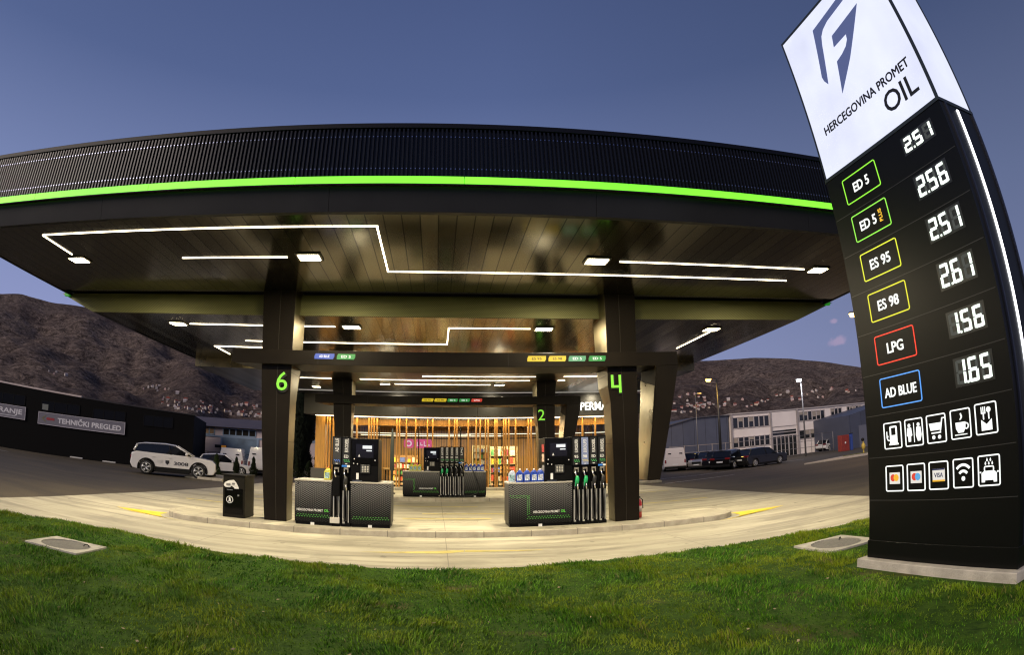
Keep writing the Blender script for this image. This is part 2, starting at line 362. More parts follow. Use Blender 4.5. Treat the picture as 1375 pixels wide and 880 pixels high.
def text_geo(body, bold=0.0):
    key = (body, bold)
    if key in _TX: return _TX[key]
    cu = bpy.data.curves.new('t', 'FONT'); cu.body = body; cu.offset = bold; cu.resolution_u = 3; cu.extrude = 0.0
    o = bpy.data.objects.new('t', cu); COL.objects.link(o); bpy.context.view_layer.update()
    me = bpy.data.meshes.new_from_object(o.evaluated_get(bpy.context.evaluated_depsgraph_get()))
    vs = np.array([v.co[:2] for v in me.vertices]); fs = [tuple(p.vertices) for p in me.polygons]
    bpy.data.objects.remove(o); bpy.data.curves.remove(cu); bpy.data.meshes.remove(me)
    _TX[key] = (vs, fs); return _TX[key]
def lettering(mb, body, org, xd, up, h, w=None, bold=0.0, ext=0.004, align='l', shear=0.0):
    """solid letters: org = lower left of the text, h cap height, w total width"""
    vs, fs = text_geo(body, bold); cap = text_geo('H', bold)[0]; k = h / (cap[:, 1].max() - cap[:, 1].min())
    x0, x1 = vs[:, 0].min(), vs[:, 0].max(); kx = k if w is None else w / (x1 - x0)
    off = 0.0 if align == 'l' else -(x1 - x0) * kx * (0.5 if align == 'c' else 1.0)
    xd, up = Vector(xd).normalized(), Vector(up).normalized(); n = xd.cross(up); org = Vector(org)
    P = [org + xd * ((x - x0) * kx + off + shear * y * k) + up * (y * k) for x, y in vs]; m = len(P)
    edges = {}
    for f in fs:
        for a, b in zip(f, f[1:] + f[:1]): edges[(a, b)] = edges.get((a, b), 0) + 1
    rim = [(a, b) for (a, b) in edges if (b, a) not in edges]
    mb.add([p + n * ext for p in P] + P, [f for f in fs] + [(a, b, b + m, a + m)[::-1] for a, b in rim])
    return mb
def obj_copy_label(o, label, loc, rz=None):
    o['label'] = label; o.location = loc
    if rz is not None: o.rotation_euler = (0, 0, rz)
    return o
def area_light(name, loc, sx_, sy_, energy, color, parent=None, rot=(0, 0, 0), spread=math.pi):
    l = bpy.data.lights.new(name, 'AREA'); l.shape = 'RECTANGLE'; l.size = sx_; l.size_y = sy_; l.energy = energy; l.color = color; l.spread = spread
    o = bpy.data.objects.new(name, l); COL.objects.link(o); o.rotation_euler = rot
    off = ABS.get(root_of(parent).name, Vector((0, 0, 0))) if parent is not None else Vector((0, 0, 0))
    o.location = Vector(loc) - off
    if parent is not None: o.parent = parent
    return o

# ================================================================== SETTING
M_conc, M_asph, M_kerb = concrete_mat(), asphalt_mat(), kerb_mat()
M_yel = mat('road_yellow_paint', (0.62, 0.47, 0.02), 0.6, var=0.25, vscale=5)
M_yelf = mat('worn_yellow_paint', (0.50, 0.42, 0.13), 0.7, var=0.25, vscale=3)
M_wht = mat('road_white_paint', (0.55, 0.53, 0.50), 0.7, var=0.2)
def sheet(name, poly, z, m):
    b = MB(); b.add([(x, y, z) for x, y in poly], [tuple(range(len(poly)))]); return struct(b, name, m)
sheet('ground', [(-7000, -3000), (7000, -3000), (7000, 9000), (-7000, 9000)], 0.0, M_asph)
sheet('concrete_forecourt', [(-9.65, -3), (10.9, -3), (10.9, 18), (10.25, 27.0), (10.1, 27.85), (-8.9, 27.85), (-9.0, 22.8), (-9.65, 14.9)], 0.004, M_conc)

def rounded(x0, x1, y0, y1, r, n=8):
    P = []
    for cx, cy, a in ((x1 - r, y0 + r, -90), (x1 - r, y1 - r, 0), (x0 + r, y1 - r, 90), (x0 + r, y0 + r, 180)):
        for k in range(n + 1): t = R(a + 90 * k / n); P.append((cx + r * math.cos(t), cy + r * math.sin(t)))
    return P
ISL = [(-6.35, 7.15, 11.75, 13.75), (-6.35, 7.15, 21.1, 23.1)]
for x0, x1, y0, y1 in ISL:
    o_ = rounded(x0, x1, y0, y1, 0.98, 10); i_ = rounded(x0 + 0.12, x1 - 0.12, y0 + 0.12, y1 - 0.12, 0.86, 10); n = len(o_)
    b = MB(); b.add([(x, y, 0.0) for x, y in o_] + [(x, y, 0.13) for x, y in o_] + [(x, y, 0.13) for x, y in i_] + [(x, y, 0.05) for x, y in i_],
                    [f for k in range(n) for f in ((k, (k + 1) % n, n + (k + 1) % n, n + k), (n + k, n + (k + 1) % n, 2 * n + (k + 1) % n, 2 * n + k), (2 * n + k, 2 * n + (k + 1) % n, 3 * n + (k + 1) % n, 3 * n + k))])
    struct(b, 'island_kerb', M_kerb, 0.012)
    b = MB(); b.add([(x, y, 0.127) for x, y in i_], [tuple(range(n))]); struct(b, 'island_pavement', M_conc)
for poly in ([(-5.55, 11.60), (-6.1, 11.72), (-6.45, 12.2), (-6.45, 12.62), (-7.75, 12.32), (-7.2, 12.02)], [(6.35, 11.66), (6.95, 11.8), (7.25, 12.2), (7.3, 12.75), (8.9, 12.66), (8.2, 12.3)]):
    sheet('yellow_marking', poly, 0.008, M_yel)
sheet('yellow_marking', [(-1.35, 9.78), (0.15, 9.82), (0.50, 9.98), (0.50, 10.18)], 0.008, M_yelf)
sheet('yellow_marking', [(0.52, 9.98), (0.52, 10.18), (1.9, 10.0), (1.9, 9.95)], 0.008, M_yelf)
for y_, xa, xb in ((15.2, -0.9, 1.5), (16.5, -7.8, -6.4), (16.5, -0.4, 2.6), (17.3, 5.6, 9.0), (18.9, -8.0, 1.4), (20.6, -7.6, -4.6), (22.0, 7.6, 9.6)):
    sheet('yellow_marking', [(xa, y_), (xb, y_), (xb, y_ + 0.14), (xa, y_ + 0.14)], 0.008, M_yelf)
# shop pavement (a step with a kerb)
b = MB(); b.box(-7.2, 11.75, 27.86, 45, 0.0, 0.12); struct(b, 'pavement', M_kerb, 0.015)
# right-hand traffic island and parking lines
b = MB(); b.xy([(22.3, 29.3), (28.5, 29.0), (40, 28.6), (40, 34.0), (33, 33.2), (27, 31.2)], 0.0, 0.10); struct(b, 'traffic_island', mat('pale_concrete', (0.36, 0.33, 0.29), 0.85, var=0.15), 0.02)
b = MB(); b.xy([(26.8, 30.6), (38, 30.2), (38, 33.3), (33, 32.5)], 0.10, 0.15); struct(b, 'traffic_island_verge', mat('verge_earth', (0.10, 0.10, 0.04), 0.9, var=0.3, vscale=3))
for x, y, a, l in ((14.0, 27.6, 0.35, 5.5), (13.5, 31.2, 0.25, 6.0), (19.5, 33.0, 0.3, 7), (24.8, 37.2, -0.1, 6.5), (-26.0, 25.6, 0.1, 3.4)):
    c_, s_ = math.cos(a) * l / 2, math.sin(a) * l / 2; nx, ny = -math.sin(a) * 0.06, math.cos(a) * 0.06
    sheet('white_marking', [(x - c_ - nx, y - s_ - ny), (x + c_ - nx, y + s_ - ny), (x + c_ + nx, y + s_ + ny), (x - c_ + nx, y - s_ + ny)], 0.008, M_wht)

# lawn in front
LB = [(-16, 6.9), (-12, 7.3), (-9, 7.85), (-7.84, 8.3), (-6.8, 9.0), (-5.8, 9.2), (-5.1, 9.1), (-3.4, 8.62), (-2, 8.42), (0, 8.36), (1.3, 8.5), (2.5, 8.58), (5.2, 8.6), (6.8, 8.5), (8.0, 8.4), (12, 8.3), (16, 8.2)]
LBX, LBY = [p[0] for p in LB], [p[1] for p in LB]
def yb(x): return np.interp(x, LBX, LBY)
def bumpy(x, y):
    return 0.045 + 0.020 * np.sin(1.3 * x + 0.6 * y) + 0.018 * np.sin(2.9 * y - 1.1 * x + 1) + 0.016 * np.sin(4.7 * x + 3.1 * y) * np.sin(2.2 * y - x) + 0.012 * np.sin(9.1 * x - 7.3 * y) * np.sin(5.3 * x + 6.7 * y)
FLAT = [(-5.36, 7.02, .52, .43), (5.95, 6.98, .55, .47), (5.65, 4.37, .55, 1.25)]   # the ground is level round the manholes and the pylon
def lawn_z(x, y):
    z = np.clip(bumpy(x, y) * np.clip((yb(x) - y) / 0.25, 0.25, 1), 0.008, 1)
    for cx, cy, hx, hy in FLAT:
        f = np.clip((np.maximum(np.abs(x - cx) - hx, np.abs(y - cy) - hy)) / 0.25, 0, 1); z = z * f + 0.03 * (1 - f)
    return z
nx, ny = 220, 130
gx = np.linspace(-14, 13, nx); b = MB(); V = []
for x in gx:
    for t in np.linspace(0, 1, ny): y = -5 + (yb(x) + 5) * t; V.append((x, y, float(lawn_z(x, y))))
b.add(V, [(i * ny + j, (i + 1) * ny + j, (i + 1) * ny + j + 1, i * ny + j + 1) for i in range(nx - 1) for j in range(ny - 1)], True)
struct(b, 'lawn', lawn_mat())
BARE = [(-3.72, 6.67, .2, .12), (-3.32, 7.47, .25, .1), (-2.47, 6.5, .22, .07), (-1.53, 6.28, .2, .1), (-3.2, 3.77, .14, .08), (4.66, 7.6, .25, .12), (4.5, 6.0, .18, .12), (4.25, 3.44, .2, .14), (4.05, 2.8, .2, .1), (4.75, 6.75, .16, .08), (1.0, 6.6, .16, .07), (-0.4, 5.3, .2, .08), (2.6, 7.7, .2, .06), (2.4, 4.6, .15, .08)]
def grass():
    n = 330000
    u = RNG.random(n); y = 1.9 + 7.4 * u ** 1.1; x = RNG.uniform(-11.5, 9.6, n)
    ok = (y < yb(x) - 0.02 + RNG.normal(0, 0.03, n)) & (np.abs(x) < 1.35 * y + 1.2)
    for bx, by, rx, ry in BARE:
        d = ((x - bx) / rx) ** 2 + ((y - by) / ry) ** 2 + RNG.normal(0, 0.35, n); ok &= ~((d < 1.2) & (RNG.random(n) < 0.9))
    for (cx, cy, hx, hy) in ((-5.36, 7.02, .60, .53), (5.95, 6.98, .64, .55)): ok &= ~((np.abs(x - cx) < hx) & (np.abs(y - cy) < hy))
    ok &= ~((x > 5.0) & (x < 6.5) & (y > 3.05) & (y < 5.75))
    f = 0.5 + 0.25 * np.sin(3.1 * x + 1.7 * y) + 0.25 * np.sin(2.3 * y - 4.1 * x + 2) + 0.3 * np.sin(7.3 * x + 5.1 * y) * np.sin(6.1 * y - 2.2 * x) + 0.25 * np.sin(13.7 * x - 11 * y) * np.sin(12.1 * y + 8.3 * x)
    ok &= RNG.random(n) < np.clip(0.62 + 0.5 * f, 0.35, 1)
    x, y, f = x[ok], y[ok], np.clip(f[ok], -.3, 1.4); n = len(x); z = lawn_z(x, y) - 0.006
    h = (0.019 + 0.038 * np.clip(f, 0, 1.3) ** 1.3) * RNG.uniform(0.55, 1.45, n); w = (0.0045 + 0.0009 * y) * RNG.uniform(.7, 1.3, n)
    a = RNG.uniform(0, 2 * np.pi, n); lean = RNG.uniform(0.15, 1.0, n) * h; la = RNG.uniform(0, 2 * np.pi, n) * 0.6 + np.sin(1.7 * x + 2.1 * y) * 2
    dx, dy = np.cos(a) * w / 2, np.sin(a) * w / 2; lx, ly = np.cos(la) * lean, np.sin(la) * lean
    P = np.empty((n, 5, 3)); P[:, 0] = np.stack([x - dx, y - dy, z], 1); P[:, 1] = np.stack([x + dx, y + dy, z], 1)
    P[:, 2] = np.stack([x + dx * .8 + lx * .35, y + dy * .8 + ly * .35, z + h * .6], 1); P[:, 3] = np.stack([x - dx * .8 + lx * .35, y - dy * .8 + ly * .35, z + h * .6], 1)
    P[:, 4] = np.stack([x + lx, y + ly, z + h], 1)
    me = bpy.data.meshes.new('grass'); me.vertices.add(5 * n); me.vertices.foreach_set('co', P.ravel())
    i0 = np.arange(n)[:, None] * 5; L = np.concatenate([i0 + np.array([[0, 1, 2, 3]]), i0 + np.array([[3, 2, 4]])], 1).ravel()
    me.loops.add(7 * n); me.loops.foreach_set('vertex_index', L.astype(np.int32)); me.polygons.add(2 * n)
    st = (np.arange(n)[:, None] * 7 + np.array([[0, 4]])).ravel(); me.polygons.foreach_set('loop_start', st.astype(np.int32))
    me.polygons.foreach_set('loop_total', np.tile([4, 3], n).astype(np.int32)); me.update(calc_edges=True); me.validate()
    at = me.attributes.new('tint', 'FLOAT', 'POINT'); t = np.repeat(np.clip(RNG.random(n) ** 1.4 * .95 + .10 * f, 0, 1), 5)
    if len(me.vertices) == 5 * n: at.data.foreach_set('value', t.astype(np.float32))
    me.materials.append(grass_mat()); o = bpy.data.objects.new('grass', me); COL.objects.link(o)
    tag(o, 'short uneven green turf in front of the station forecourt', 'grass', kind='stuff')
grass()
b = MB()   # dry leaf scraps and pale litter caught in the turf
for _ in range(130):
    y = random.uniform(2.6, 8.2); x = random.uniform(-1.1 * y, .95 * y)
    if y < float(yb(x)) - .1 and not (x > 4.6 and y < 7.6):
        z = float(lawn_z(x, y)) + random.uniform(.012, .035); a = random.uniform(0, 6.3); s = random.uniform(.010, .026); c_, s_ = math.cos(a) * s, math.sin(a) * s; t_ = random.uniform(-.4, .4) * s
        b.add([(x - c_, y - s_, z), (x + s_ * .5, y - c_ * .5, z + t_), (x + c_, y + s_, z + .004), (x - s_ * .5, y + c_ * .5, z - t_)], [(0, 1, 2, 3)])
tag(b.build('dry_leaves', mat('dry_leaf', (0.27, 0.21, 0.12), 0.8, var=.5, vscale=3)), 'pale dry leaf scraps lying in the front lawn', 'leaves', kind='stuff')

# hills: elevation of the ridge against bearing
AZ = [-75, -60, -50, -46, -44, -40, -36, -32, -28, -24, -18, -14, -8, 0, 10, 21, 24.6, 27, 29, 33, 36.5, 40, 44, 50, 60, 75]
EL = [8.5, 9.8, 11.2, 11.5, 11.9, 11.75, 11.9, 12.2, 12.0, 11.2, 9.6, 8.8, 8, 7.6, 7.6, 8.0, 8.45, 8.7, 8.5, 8.3, 7.8, 6.95, 5.8, 4.6, 4.4, 4]
def hill_h(az, r):
    E = np.interp(az, AZ, EL); t = (r - 560) / (3600 - 560)
    if t <= 0: return 0.0
    H_ = 3600 * math.tan(R(E)); x, y = r * math.sin(R(az)), r * math.cos(R(az))
    base = H_ * (t ** 1.7 if t < 1 else max(0, 1 - (t - 1) * 0.6))
    rd = 1 - abs(noise.noise(Vector((x * 0.0011, y * 0.0011, 3.1)))) * 2; r2 = noise.noise(Vector((x * 0.004, y * 0.004, 9.0))); r3 = noise.noise(Vector((x * .014, y * .014, 1)))
    g_ = noise.noise(Vector((az * 0.16, r * 0.00035, 5.5)))
    k = min(1, t * 2.2) * (1.0 if t < 0.82 else max(0.12, (1 - t) / 0.18))
    return base + k * (50 * (rd - 0.5) + 34 * r2 + 13 * r3 + 50 * (abs(g_) * 2 - .6)) * (0.4 + E / 12)
azs = np.linspace(-78, 78, 330); rs = np.concatenate([np.linspace(540, 1800, 45), np.linspace(1830, 3700, 75), [4000, 4600]])
b = MB(); V = []
for a in azs:
    for r in rs: V.append((r * math.sin(R(a)), r * math.cos(R(a)), hill_h(a, r) - 0.5))
m_ = len(rs); b.add(V, [(i * m_ + j, i * m_ + j + 1, (i + 1) * m_ + j + 1, (i + 1) * m_ + j) for i in range(len(azs) - 1) for j in range(m_ - 1)], True)
struct(b, 'hills', hill_mat())

# ================================================================== CANOPY
M_dark = mat('bronze_black_metal', (0.012, 0.010, 0.007), 0.45, 0.2, spec=.15, var=0.12, vscale=1.2)
M_trim = mat('grey_bronze_trim', (0.022, 0.022, 0.023), 0.42, 0.2, spec=.2, var=0.1, vscale=1.0)
M_fas = mat('black_corrugated_metal', (0.009, 0.010, 0.016), 0.28, 0.3, spec=.25)
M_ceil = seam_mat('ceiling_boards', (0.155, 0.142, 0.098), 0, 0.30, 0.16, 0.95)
M_oliv = perf_mat('perforated_step_sheet', (0.175, 0.178, 0.062), (0.045, 0.045, 0.018), 0.05)
M_slot = mat('black_recess', (0.006, 0.006, 0.006), 0.7)
M_green = glow('green_light_band', (0.20, 1.0, 0.035), 1.3)
g = G(M_green); n_ = g.noise(g.obj((.35, 1, 1)), 1.2, 3, .5); g.L.new(g.rng(n_, .3, .7, .62, 1.05), g.b.inputs['Emission Strength'])
M_led = glow('warm_led_strip', (1.0, 0.86, 0.60), 9.0)
M_lens = glow('floodlight_lens', (1.0, 0.84, 0.52), 40.0)
CX0, CX1, YF = -10.45, 11.25, 7.93
can = thing('fuel_canopy', 'wide black canopy with ribbed fascia and glowing green band, roofing the pumps', 'canopy', (0.4, 17.5, 4.72))
b = MB(); pit = 0.072; n = int((CX1 - CX0) / pit); prof = []
for k in range(n):
    x = CX0 + k * pit; prof += [(x, YF + 0.05), (x + pit * .42, YF + 0.05), (x + pit * .5, YF), (x + pit * .92, YF)]
prof.append((CX1, YF + 0.05)); m_ = len(prof)
b.add([(x, y, 6.05) for x, y in prof] + [(x, y, 7.03) for x, y in prof], [(i, i + 1, m_ + i + 1, m_ + i) for i in range(m_ - 1)])
b.build('corrugated_fascia', M_fas, can)
b = MB()
for z in (6.24, 6.86):
    for k in range(n): x = CX0 + k * pit + pit * .71; b.box(x - .007, x + .007, YF - .006, YF - .0005, z - .009, z + .009)
b.build('fascia_rivet', mat('bright_rivet', (0.30, 0.33, 0.50), 0.25, 1.0), can)['kind'] = 'stuff'
b = MB(); b.box(CX0 - .03, CX1 + .03, YF - .02, YF + .15, 7.03, 7.13)
for x in (CX0 - .03, CX1 - .07): b.box(x, x + .1, YF + .15, 27.2, 7.03, 7.13)
b.build('fascia_cap', mat('black_fascia_cap', (0.004, 0.0045, 0.009), 0.45, 0.1, spec=.15), can, 0.01)
b = MB(); b.box(CX0, CX0 + .06, YF + .04, 13.0, 5.5, 7.03); b.box(CX1 - .06, CX1, YF + .04, 13.0, 5.5, 7.03); b.box(CX0, CX0 + .06, 13.0, 27.2, 5.6, 7.03); b.box(CX1 - .06, CX1, 13.0, 27.2, 5.6, 7.03)
b.build('side_fascia', M_fas, can)
b = MB(); xs_ = np.linspace(CX0 - .08, CX1 + .08, 9)
for i in range(8): b.box(xs_[i] + .006, xs_[i + 1] - .006, YF - .10, YF - .004, 5.91, 6.045)
for x in (CX0 - .08, CX1 + .0): b.box(x, x + .08, YF, 13.0, 5.91, 6.045)
b.build('light_band', M_green, can)
b = MB(); b.box(CX0 - .085, CX1 + .085, YF - .112, YF - .035, 5.893, 5.909); b.build('band_rail', M_slot, can)
b = MB(); xs_ = np.linspace(CX0, CX1, 6)
for i in range(5): b.hexa([(xs_[i] + .003, YF + .10, 5.5), (xs_[i + 1] - .003, YF + .10, 5.5), (xs_[i + 1] - .003, YF + .2, 5.5), (xs_[i] + .003, YF + .2, 5.5)], [(xs_[i] + .003, YF + .0, 5.905), (xs_[i + 1] - .003, YF + .0, 5.905), (xs_[i + 1] - .003, YF + .2, 5.905), (xs_[i] + .003, YF + .2, 5.905)])
b.build('soffit_trim', M_trim, can)
b = MB(); b.box(CX0 + .06, CX1 - .06, YF + .2, 12.45, 5.515, 5.6); b.build('ceiling_panel', M_ceil, can)
b = MB(); b.box(CX0 + .06, CX1 - .06, 12.45, 13.02, 5.66, 5.72); b.box(CX0 + .06, CX1 - .06, 12.45, 12.46, 5.515, 5.66); b.build('roof_slot', M_slot, can)
b = MB(); b.box(CX0 + .1, CX1 - .1, 12.55, 12.93, 5.62, 5.64); b.build('slot_grille', perf_mat('slot_grille', (0.10, 0.095, 0.08), (0.0, 0.0, 0.0), 0.09, (0, 1)), can)
# second, lower tray: front step face with flared ends, underside, then the third tray
b = MB(); b.xz([(-9.55, 5.05), (10.15, 5.05), (11.6, 5.57), (-10.8, 5.57)], 13.0, 13.06); b.build('step_face', M_oliv, can)
b = MB()
b.add([(-9.55, 13.06, 5.05), (-9.3, 27.2, 5.05), (-10.4, 27.2, 5.57), (-10.8, 13.06, 5.57)], [(0, 1, 2, 3)])
b.add([(10.15, 13.06, 5.05), (10.0, 27.2, 5.05), (11.2, 27.2, 5.57), (11.6, 13.06, 5.57)], [(3, 2, 1, 0)])
b.build('tray_side', M_dark, can)
b = MB(); b.xy([(-9.52, 13.061), (10.12, 13.061), (10.0, 27.2), (-9.3, 27.2)], 5.052, 5.11); b.build('ceiling_panel', M_ceil, can)
b = MB(); b.box(-9.25, 9.95, 19.8, 19.86, 4.72, 5.05); b.build('step_face', mat('gold_step_sheet', (0.20, 0.165, 0.08), 0.28, 0.85, var=0.3, vscale=1.5), can)
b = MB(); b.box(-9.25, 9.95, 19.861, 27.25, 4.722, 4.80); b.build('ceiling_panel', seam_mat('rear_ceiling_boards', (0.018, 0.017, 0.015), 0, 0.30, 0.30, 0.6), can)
b = MB(); b.box(CX0 + .06, CX1 - .06, YF + .16, 27.2, 7.0, 7.03); b.build('roof_deck', M_slot, can)
b = MB(); b.box(-6.6, 10.4, 26.0, 26.04, 4.69, 4.722); b.build('rear_edge_light', glow('dim_edge_light', (0.9, 0.85, 0.75), 0.35), can)
b = MB()
for x0, x1 in ((-10.62, -10.46), (11.26, 11.42)): b.box(x0, x1, 12.90, 12.99, 5.47, 5.66)
b.build('corner_light', glow('dim_green_corner', (0.03, 0.35, 0.02), 0.5), can)
def strip(x0, y0, x1, y1, z, w=0.029):
    b = MB(); w2 = w / 2
    if abs(x1 - x0) > abs(y1 - y0): b.box(min(x0, x1), max(x0, x1), y0 - w2, y0 + w2, z - .012, z + .001)
    else: b.box(x0 - w2, x0 + w2, min(y0, y1), max(y0, y1), z - .012, z + .001)
    b.build('led_strip', M_led, can)
Z1, Z2, Z3 = 5.514, 5.051, 4.721
for a in ((-8.05, 8.63, -1.02, 8.63, Z1), (-8.06, 8.65, -8.06, 9.78, Z1), (-1.04, 8.65, -1.04, 10.98, Z1), (-1.058, 11.0, 8.38, 11.0, Z1), (-5.33, 10.14, -2.99, 10.14, Z1), (3.65, 10.14, 8.33, 10.14, Z1),
          (-6.91, 14.16, -2.69, 14.16, Z2), (-5.94, 16.3, 0.30, 16.3, Z2), (0.30, 14.17, 0.30, 16.28, Z2), (0.283, 14.15, 2.45, 14.15, Z2), (7.9, 14.44, 7.9, 16.92, Z2), (-7.45, 17.35, -4.5, 17.35, Z2), (-7.42, 17.37, -7.42, 18.8, Z2),
          (-5.5, 21.85, -4.2, 21.85, Z3), (-3.05, 21.85, 3.7, 21.85, Z3), (4.85, 21.85, 5.15, 21.85, Z3), (-0.54, 20.75, 3.75, 20.75, Z3), (4.85, 20.75, 6.6, 20.75, Z3), (-1.75, 23.15, 2.24, 23.15, Z3)):
    strip(*a)
def flood(x, y, z, e, s=1.0):
    b = MB(); b.box(x - .26 * s, x + .26 * s, y - .20 * s, y + .20 * s, z - .03, z + .0005); f = b.build('floodlight', mat('floodlight_housing', (0.12, 0.11, 0.09), 0.4, 0.6), can, 0.008)
    b = MB(); b.box(x - .21 * s, x + .21 * s, y - .15 * s, y + .15 * s, z - .036, z - .0301); b.build('lens', M_lens, f)
    area_light('floodlight_beam', (x, y, z - .045), .42 * s, .30 * s, e, (1.0, 0.85, 0.57), can)
for x, e in ((-8.06, 150), (-2.53, 195), (3.15, 195), (8.72, 150)): flood(x, 10.1, Z1, e)
for x, e in ((-7.25, 150), (-2.24, 200), (2.80, 200), (7.75, 150)): flood(x, 14.1, Z2, e)
for x, e in ((-2.15, 150), (2.62, 150)): flood(x, 23.05, Z3, e, 0.9)
for x in (-5.4, 7.6): flood(x, 24.6, Z3, 90, 0.8)

# ================================================================== COLUMNS
M_col = mat('column_bronze', (0.0085, 0.0065, 0.0042), 0.42, 0.1, spec=.12, var=0.15, vscale=0.9)
M_side = mat('lit_brushed_return', (0.17, 0.145, 0.085), 0.34, 0.9, var=0.25, vscale=1.5)  # inner returns paler than the shaft: grazing lamp light put into the colour
M_num = glow('green_numeral', (0.28, 0.90, 0.06), 0.75)
def column(side, y0, ztop, num, label, numx):
    # side -1: outer edge on the left; +1: on the right. (z, outer x, inner x, depth)
    prof = [(0.127, 3.88, 3.36, 0.50), (2.9, 4.03, 3.355, 0.60), (3.3, 4.06, 3.355, 0.72), (4.08, 4.10, 3.36, 1.0), (5.66, 4.19, 3.375, 1.12)] if side < 0 else \
           [(0.127, 4.66, 4.08, 0.50), (2.9, 4.69, 4.02, 0.60), (3.3, 4.70, 3.97, 0.80), (4.08, 4.72, 3.99, 1.0), (5.66, 4.80, 4.01, 1.15)]
    prof = [p for p in prof if p[0] < ztop - .05] + [(ztop, *prof[-1][1:])]
    cx = side * (prof[0][1] + prof[0][2]) / 2
    t = thing('canopy_column', label, 'column', (cx, y0 + .25, 0.127))
    for nm, lo, hi in (('column_shaft', 0.0, 1.0),):
        b = MB(); V = []
        for z, xo, xi, d in prof:
            a, c_ = side * xi, side * xo; a, c_ = min(a, c_), max(a, c_)
            V += [(a, y0, z), (c_, y0, z), (c_, y0 + d, z), (a, y0 + d, z)]
        F = [(0, 1, 2, 3)[::-1], tuple(range(len(V) - 4, len(V)))]
        for i in range(len(prof) - 1):
            for k in range(4): F.append((4 * i + k, 4 * i + (k + 1) % 4, 4 * i + 4 + (k + 1) % 4, 4 * i + 4 + k))
        b.add(V, F); b.build(nm, M_col, t)
    b = MB()
    for (za, xo, xi, d), (zb, xo2, xi2, d2) in zip(prof[:-1], prof[1:]):
        xa, xb = side * (xo * .46 + xi * .54), side * (xo2 * .46 + xi2 * .54)
        b.hexa([(xa - .006, y0 - .003, za), (xa + .006, y0 - .003, za), (xa + .006, y0 + .01, za), (xa - .006, y0 + .01, za)], [(xb - .006, y0 - .003, zb), (xb + .006, y0 - .003, zb), (xb + .006, y0 + .01, zb), (xb - .006, y0 + .01, zb)])
    b.build('cladding_joint', mat('cladding_joint', (0.035, 0.03, 0.02), 0.4, 0.6), t)
    b = MB()
    for z in (1.95, 3.55):
        i = min(range(len(prof)), key=lambda k: abs(prof[k][0] - z)); d = np.interp(z, [p[0] for p in prof], [p[3] for p in prof]); xi = np.interp(z, [p[0] for p in prof], [p[2] for p in prof]) * side
        b.box(xi - .008, xi + .008, y0 + .01, y0 + d - .01, z, z + .012)
    b.build('side_joint', mat('cladding_joint', (0.035, 0.03, 0.02), 0.4, 0.6), t)
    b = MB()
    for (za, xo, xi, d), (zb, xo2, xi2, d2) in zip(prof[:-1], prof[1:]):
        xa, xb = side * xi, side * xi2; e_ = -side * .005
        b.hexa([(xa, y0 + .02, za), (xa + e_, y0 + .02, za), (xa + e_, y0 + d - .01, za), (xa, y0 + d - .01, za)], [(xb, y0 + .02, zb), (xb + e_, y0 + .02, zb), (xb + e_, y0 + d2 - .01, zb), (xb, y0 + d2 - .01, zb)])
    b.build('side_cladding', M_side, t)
    if num:
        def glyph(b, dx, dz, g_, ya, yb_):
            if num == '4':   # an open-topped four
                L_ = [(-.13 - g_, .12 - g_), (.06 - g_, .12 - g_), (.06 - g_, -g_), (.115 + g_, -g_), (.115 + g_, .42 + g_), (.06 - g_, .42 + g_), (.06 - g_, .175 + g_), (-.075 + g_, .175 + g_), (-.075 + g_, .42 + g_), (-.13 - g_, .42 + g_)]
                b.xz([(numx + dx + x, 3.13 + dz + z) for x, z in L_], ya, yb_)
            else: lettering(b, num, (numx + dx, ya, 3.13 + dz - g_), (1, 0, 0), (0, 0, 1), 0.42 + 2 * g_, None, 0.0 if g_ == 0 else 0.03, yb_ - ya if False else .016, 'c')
        b = MB(); glyph(b, .015, -.012, .018, y0 - .020, y0 - .004); b.build('numeral_shadow_lettering', M_slot, t)  # enlarged, offset black copy stands in for the numeral's shadow
        b = MB(); glyph(b, 0, 0, 0, y0 - .045, y0 - .021); b.build('numeral_lettering', M_num, t)
    return t
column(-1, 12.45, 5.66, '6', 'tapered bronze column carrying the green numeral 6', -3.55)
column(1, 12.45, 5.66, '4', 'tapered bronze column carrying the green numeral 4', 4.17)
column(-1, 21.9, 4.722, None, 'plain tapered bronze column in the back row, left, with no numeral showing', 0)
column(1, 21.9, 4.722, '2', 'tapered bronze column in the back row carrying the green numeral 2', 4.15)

# ================================================================== GANTRIES over the pumps
def plate(x0, x1, y, z0, z1, text, col, tcol, parent):
    h = z1 - z0; s_ = h * 0.45
    b = MB(); b.xz([(x0, z0), (x1 - s_ * .5, z0), (x1, z0 + s_), (x1, z1), (x0 + s_ * .5, z1), (x0, z1 - s_)], y - .014, y - .0005)
    p = b.build('fuel_plate', glow('plate_' + '_'.join(str(int(c * 100)) for c in col), col, 0.6), parent)
    b = MB(); lettering(b, text, ((x0 + x1) / 2, y - .0145, z0 + h * .28), (1, 0, 0), (0, 0, 1), h * .46, (x1 - x0) * .52, 0.01, 0.004, 'c'); b.build('lettering', tcol, p)
M_ltw = glow('lit_white_letter', (0.92, 0.93, 0.95), 0.85); M_ltk = mat('black_letter', (0.01, 0.01, 0.01), 0.5)
Y_, G_, B_, R_ = (0.85, 0.62, 0.02), (0.03, 0.33, 0.07), (0.05, 0.11, 0.55), (0.75, 0.05, 0.03)
